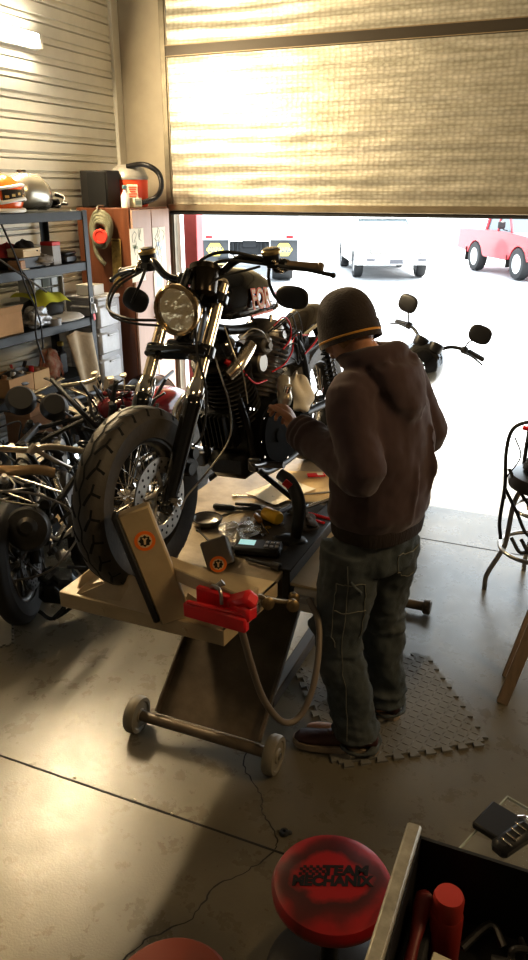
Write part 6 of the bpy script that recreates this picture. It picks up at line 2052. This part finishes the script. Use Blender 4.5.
obj('print', s, mat('ochre_print', (.28, .20, .08), .6), t)
gone('packet_stack', 'dark stack of tool trays under the cream packet', 'tray', carton(.24, .16, .085), blackplastic, (-.02, .99, DZF))
s = MB()
for k in range(14):
    p = V((rnd.uniform(-.10, .12), rnd.uniform(-.05, .07), rnd.uniform(.01, .08)))
    s.tube([p, p + V((rnd.uniform(-.05, .05), rnd.uniform(-.05, .05), rnd.uniform(-.0, .02))), p + V((rnd.uniform(-.08, .08), rnd.uniform(-.08, .08), 0))], rnd.uniform(.005, .010), n=8)
gone('hand_tools', 'dark jumble of small hand tools in the open drawer', 'tools', s, darksteel, (.09, 1.14, DZF))['kind'] = 'stuff'

# low table with a clear top behind the chest
gt = thing('side_table', 'low side table with a clear glass top beyond the tool chest', 'table', (.10, 1.50, 0), (0, 0, R(-28 + 0)))
GZ = .52
gl = MB()
gt.location = (.165, 1.455, 0); gt.rotation_euler = (0, 0, R(-22))
gl.box((0, 0, GZ), (.56, .44, .006), bev=.002)
glassm = mat('clear_sheet', (.80, .85, .82), .03, 0, trans=.0, alpha=.05)
obj('glass_top', gl, glassm, gt)
rim_ = MB()
for (c, sz) in (((0, .221, GZ), (.564, .004, .008)), ((-.281, 0, GZ), (.004, .44, .008)), ((.281, 0, GZ), (.004, .44, .008)), ((0, -.221, GZ), (.564, .004, .008))):
    rim_.box(c, sz)
obj('glass_edge', rim_, mat('glass_edge', (.42, .47, .44), .2, alpha=.8), gt)
for (x, y) in ((-.0, -.16), (.22, -.16), (.22, .16), (.06, .17)):
    obj('leg', MB().cyl((x, y, 0), (x, y, GZ - .004), .012, n=12), blackmetal, gt)
t = thing('tape_measure', 'black tape gun with chrome strips for its highlights lying on the clear table top', 'tool', (.0, 1.60, GZ + .004), (0, 0, R(-22)))
obj('holder_body', MB().box((-.035, .03, .012), (.10, .11, .022), bev=.005).box((.02, -.0, .022), (.05, .13, .04), rot=(0, 0, -.2), bev=.012), blackplastic, t)
s = MB()
for k in range(4):
    s.box((.02 + .0, -.04 + .024 * k, .044), (.034, .006, .003), rot=(0, 0, -.2), bev=.001)
s.tube([(.0, .055, .044), (.02, .065, .048), (.045, .05, .044)], .004, n=8)
obj('highlight_strips', s, chrome, t)  # chrome slivers stand in for bright highlights on the black body

# small floor bits
gone('rubber_grommet', 'small black rubber piece on the floor by the crack', 'rubber piece', MB().lathe([(.006, 0), (.016, 0), (.018, .006), (.014, .014), (.006, .014)], (0, 0, 0), (0, 0, 1), 16, True).ell((.016, .006, .006), (.012, .009, .006), n=12, m=8), blackrubber, (-.715, 1.865, 0))
for k, (x, y) in enumerate(((-1.55, 1.80), (-1.28, 1.795), (-1.12, 1.79))):
    gone('paper_scrap', ['tiny pale scrap at the left of the floor joint', 'tiny pale scrap at the middle of the floor joint', 'tiny pale scrap on the joint below the left lift wheel'][k], 'scrap', MB().box((0, 0, .002), (.010, .006, .004), bev=.001), paper, (x, y, 0))

# ------------------------------------------------------------------ outside
def car_wheel(parent, c, r, w, rimm, nm='wheel'):
    o = thing_part(parent, nm); o.location = c
    obj('tyre', MB().lathe([(r * .62, -w / 2), (r * .93, -w / 2), (r, -w * .35), (r, w * .35), (r * .93, w / 2), (r * .62, w / 2)], (0, 0, 0), (1, 0, 0), 32, True), mat('road_tyre', (.030, .031, .032), .75), o)
    rm = MB().lathe([(0, -w * .30), (r * .22, -w * .36), (r * .28, -w * .22), (r * .52, -w * .22), (r * .60, -w * .45), (r * .66, -w * .45), (r * .66, w * .45), (r * .60, w * .45), (r * .52, w * .22), (r * .28, w * .22), (r * .22, w * .36), (0, w * .30)], (0, 0, 0), (1, 0, 0), 28)
    obj('rim', rm, rimm, o)
def extr(mb, poly, x0, x1):
    mb.prism(poly, (x0, 0, 0), (0, 1, 0), (0, 0, 1), x1 - x0)
def arch(yc, r, n=8, z0=.28):
    return [(yc + r * math.cos(PI - PI * k / n), max(z0, .34 + r * math.sin(PI * k / n))) for k in range(n + 1)]
carwhite = mat('car_white', (.72, .73, .72), .3, coat=.4)
darkglass = mat('car_glass', (.10, .12, .13), .08)
# white sixties coupe
wc = thing('car', 'white sixties coupe parked in the bright lot, nose to the garage', 'car', (-4.68, 19.2, 0), (0, 0, R(24)))
s = MB()
body = [(-.45, .36), (-.55, .48), (-.55, .88)] + [(-.2, .95), (1.25, .98), (3.6, .95), (4.35, .86), (4.4, .40)] + list(reversed(arch(3.15, .38))) + list(reversed(arch(.38, .38)))
s.prism(body, (-.93, 0, 0), (0, 1, 0), (0, 0, 1), 1.86)
obj('body', s, carwhite, wc)
s = MB()
rings = [[(-.80, 1.2, .97), (.80, 1.2, .97), (.80, 3.4, .95), (-.80, 3.4, .95)], [(-.66, 1.75, 1.36), (.66, 1.75, 1.36), (.66, 2.6, 1.36), (-.66, 2.6, 1.36)]]
s.loft(rings)
obj('cabin', s, darkglass, wc)
s = MB().box((0, 2.18, 1.375), (1.34, .95, .05), bev=.02)
for e in (-1, 1):
    s.tube([(e * .79, 1.22, .97), (e * .66, 1.74, 1.37)], .025, n=6, k=1); s.tube([(e * .79, 3.38, .95), (e * .66, 2.62, 1.37)], .05, n=6, k=1)
obj('roof', s, carwhite, wc)
for e in (-1, 1):
    s = MB().box((e * .42, -.565, .70), (.42, .03, .16), bev=.005)
    s.mat(1)
    for k in range(6):
        s.box((e * .42, -.582, .635 + .026 * k), (.42, .008, .007))
    for k in range(2):
        s.box((e * .42, -.584, .70), (.01, .008, .15))
    obj('grille', s, [mat('grille_grey', (.025, .028, .03), .5), chrome], wc)
lampm = mat('pale_lamps', (.6, .6, .58), .2, .3)
for e in (-1, 1):
    for x in (.70, .84):
        obj('headlamp', MB().lathe([(0, .01), (.062, .0), (.07, -.01)], (e * x, -.565, .70), (0, -1, 0), 18), lampm, wc)
obj('nose_panel', MB().box((0, -.58, .70), (.24, .04, .20), bev=.01), lampm, wc)
s = MB().box((0, -.60, .50), (1.90, .12, .17), bev=.03)
for e in (-1, 1):
    s.box((e * .93, -.38, .50), (.06, .40, .15), bev=.02)
s.mat(1)
for e in (-1, 1):
    s.box((e * .62, -.662, .50), (.20, .006, .06), bev=.002)
s.box((0, -.662, .46), (.32, .006, .10))
obj('front_bumper', s, [mat('pale_chrome', (.62, .62, .62), .25, .8), mat('bumper_dark', (.08, .08, .09), .5)], wc)
gdm = MB().box((0, -.587, .70), (.11, .02, .16), bev=.004)
obj('grille_badge', gdm, mat('tan_badge', (.42, .28, .14), .4), wc)
steelrim = mat('grey_rims', (.34, .34, .35), .45, .3)
for (x, y) in ((-.80, .38), (.80, .38), (-.80, 3.15), (.80, 3.15)):
    car_wheel(wc, (x, y, .33), .33, .22, steelrim)

# red pickup
rp_ = thing('pickup', 'red pickup with pale wheels at the right of the lot', 'pickup', (-1.05, 20.5, 0), (0, 0, R(33)))
redpaint = mat('truck_red', (.42, .022, .035), .35, coat=.4)
W2 = .84
s = MB()
body = [(-.75, .50), (-.80, .62), (-.76, 1.0), (.55, 1.08), (1.95, 1.10), (3.55, 1.06), (3.6, .55), (3.05, .50)] + list(reversed(arch(2.42, .46, z0=.46))) + [(1.85, .42), (.6, .42)] + list(reversed(arch(.0, .46, z0=.46)))
s.prism(body, (-W2, 0, 0), (0, 1, 0), (0, 0, 1), 2 * W2)
obj('body', s, redpaint, rp_)
s = MB(); s.loft([[(-.76, .55, 1.07), (.76, .55, 1.07), (.76, 2.0, 1.07), (-.76, 2.0, 1.07)], [(-.66, 1.0, 1.62), (.66, 1.0, 1.62), (.66, 1.9, 1.62), (-.66, 1.9, 1.62)]])
obj('cabin', s, darkglass, rp_)
s = MB().box((0, 1.45, 1.64), (1.36, .98, .06), bev=.02)
for e in (-1, 1):
    s.tube([(e * .75, .56, 1.07), (e * .66, 1.0, 1.63)], .03, n=6, k=1); s.tube([(e * .76, 1.98, 1.07), (e * .66, 1.9, 1.63)], .06, n=6, k=1); s.tube([(e * .77, 1.3, 1.07), (e * .67, 1.35, 1.63)], .03, n=6, k=1)
obj('roof', s, redpaint, rp_)
s = MB()
s.box((0, -.86, .60), (1.66, .10, .14), bev=.02)
s.box((0, -.79, .84), (1.2, .05, .22), bev=.01)
obj('front_bumper', s, mat('bumper_grey', (.30, .31, .32), .4, .5), rp_)
s = MB()
for e in (-1, 1):
    s.tube([(e * .78, .78, 1.12), (e * .92, .74, 1.16), (e * .95, .74, 1.22)], .012, n=6); s.box((e * .97, .74, 1.26), (.20, .06, .18), bev=.03)
obj('side_mirror', s, blackplastic, rp_)
palerim = mat('pale_rims', (.60, .61, .62), .4)
for (x, y) in ((-.74, .0), (.74, .0), (-.74, 2.42), (.74, 2.42)):
    car_wheel(rp_, (x, y, .38), .38, .24, palerim)
for x in (-.74, .74):
    obj('mudflap', MB().box((x, 2.95, .42), (.26, .02, .36), bev=.004), blackrubber, rp_)
    obj('mudflap', MB().box((x, .55, .40), (.24, .02, .30), bev=.004), blackrubber, rp_)

# flatbed truck seen from behind
tk_ = thing('flatbed_truck', 'grey flatbed truck rear with yellow hexagon signs on its mudflaps', 'truck', (-7.55, 16.9, 0), (0, 0, R(23)))
greyb = mat('truck_grey', (.055, .06, .065), .5, .2, var=.1)
pale = mat('truck_pale', (.46, .48, .50), .45)
s = MB().box((0, 3.0, 1.16), (2.40, 6.0, .12), bev=.01)
obj('bed', s, pale, tk_)
s = MB().box((0, .05, 1.50), (2.30, .06, .56), bev=.01)
s.mat(1)
for x in (-.55, -.15, .3, .62):
    s.box((x, .012, 1.44), (.30, .012, .05), bev=.004)
obj('tailgate', s, [pale, greyplastic], tk_)
s = MB().box((0, 3.6, 1.9), (2.2, 2.0, 1.4), bev=.06)
obj('cab', s, pale, tk_)
s = MB().box((0, .02, 1.04), (2.36, .08, .12), bev=.01)
s.mat(1)
for x in (-.42, .42):
    s.cyl((x, -.025, 1.05), (x, -.03, 1.05), .055, n=18)
for x in (-.18, 0, .18):
    s.cyl((x, -.025, 1.05), (x, -.03, 1.05), .03, n=14)
s.mat(2)
for x in (-.95, .95):
    s.box((x, -.025, 1.05), (.16, .01, .06), bev=.003)
obj('light_bar', s, [pale, white, redplastic], tk_)
for e in (-1, 1):
    obj('mudflap', MB().box((e * .82, .12, .70), (.66, .03, .60), bev=.006), greyb, tk_, label='dark grey mudflap')
for e in (-1, 1):
    sg_ = MB()
    sg_.prism([(.21 * math.cos(PI * k / 3 + 0), .17 * math.sin(PI * k / 3)) for k in range(6)], (e * .82, .10, .76), (1, 0, 0), (0, 0, 1), .012)
    sg_.mat(1)
    sg_.box((e * .82, .090, .76), (.34, .006, .13))
    sg_.mat(2)
    add_text(sg_, 'NAPA', .13, (e * .82, .086, .76), (1, 0, 0), (0, 0, 1), .002, sx=.95, bold=.006)
    obj('hexagon_sign', sg_, [mat('napa_yellow', (.62, .48, .10), .5), mat('napa_blue', (.06, .08, .13), .5), mat('napa_lettering', (.75, .60, .16), .5)], tk_, label='yellow hexagon sign with dark lettered band')
s = MB()
s.box((0, .25, .78), (.95, .20, .30), bev=.02)
s.box((0, .12, .88), (.34, .04, .16), bev=.01)
s.box((0, .10, .52), (1.5, .10, .10), bev=.01)
for x in (-.38, -.28, .28, .38):
    s.cyl((x, .10, .66), (x, .14, .92), .03, n=10)
s.cyl((0, .05, .50), (0, .05, .62), .05, n=14)
s.tube([(-.4, .1, .62), (-.15, .05, .55), (.15, .05, .55), (.4, .1, .62)], .02, n=6)
obj('hitch', s, mat('hitch_dark', (.015, .017, .02), .5, .3), tk_)
s = MB().box((0, .11, .885), (.30, .01, .10))
obj('number_plate', s, white, tk_)
for x in (-.80, .80):
    car_wheel(tk_, (x, .75, .42), .42, .50, greyplastic)
for x in (-.85, .85):
    car_wheel(tk_, (x, 4.2, .42), .42, .26, greyplastic)

# ------------------------------------------------------------------ light and camera
w = bpy.data.worlds.new('world'); SC.world = w; w.use_nodes = True
bg = w.node_tree.nodes['Background']; bg.inputs['Color'].default_value = (.84, .93, 1.0, 1); bg.inputs['Strength'].default_value = 5.0
def light(kind, name, loc, energy, col, size=.3, size_y=None, target=None, rot=None):
    l = bpy.data.lights.new(name, kind); l.energy = energy; l.color = col
    if kind == 'AREA':
        l.size = size
        if size_y:
            l.shape = 'RECTANGLE'; l.size_y = size_y
    elif kind == 'SUN':
        l.angle = size
    else:
        l.shadow_soft_size = size
    o = bpy.data.objects.new(name, l); COL.objects.link(o); o.location = loc
    if target is not None:
        o.rotation_euler = (V(target) - V(loc)).to_track_quat('-Z', 'Y').to_euler()
    return o
light('SUN', 'sun', (5, 12, 15), 20.0, (1, .95, .86), R(.6), target=(5 - 3.0, 12 - 5.0, 15 - 9.5))
light('AREA', 'strip_light_glow', (XL + .16, 4.26, 3.06), 165, (1.0, .79, .49), 1.2, .10, target=(0, 4.5, 1.9))
light('AREA', 'left_warm_fill', (XL + .16, 2.9, 3.06), 32, (1.0, .72, .38), 1.2, .10, target=(0, 2.0, 1.0))  # unseen lamp added to warm the lift front and tyre
light('AREA', 'ceiling_warm_fill', (-.7, -.4, 4.1), 9, (1.0, .74, .42), 1.2, .2, target=(-1.2, 2.2, .8))  # added warm fill from the front, no fixture seen overhead
light('AREA', 'right_warm_fill', (2.9, 2.4, 3.5), 75, (1.0, .72, .38), 1.2, .12, target=(-.8, 2.5, 1.2))  # added lamp for golden light on nape and jaw, no known fixture
cam = bpy.data.cameras.new('camera'); co = bpy.data.objects.new('camera', cam); COL.objects.link(co)
cam.sensor_fit = 'VERTICAL'; cam.sensor_height = 36; cam.sensor_width = 36 * 528 / 960; cam.lens = 750 / 960 * 36
cam.clip_start = .05; cam.clip_end = 300
co.location = (0, 0, 2.1); co.rotation_euler = (R(90 - 21.2), 0, R(23))
SC.camera = co
SC.view_settings.view_transform = 'Standard'
SC.view_settings.look = 'None'
SC.view_settings.exposure = .25
SC.view_settings.gamma = .85
SC.cycles.use_denoising = True
SC.cycles.max_bounces = 8
SC.cycles.sample_clamp_indirect = 6.0
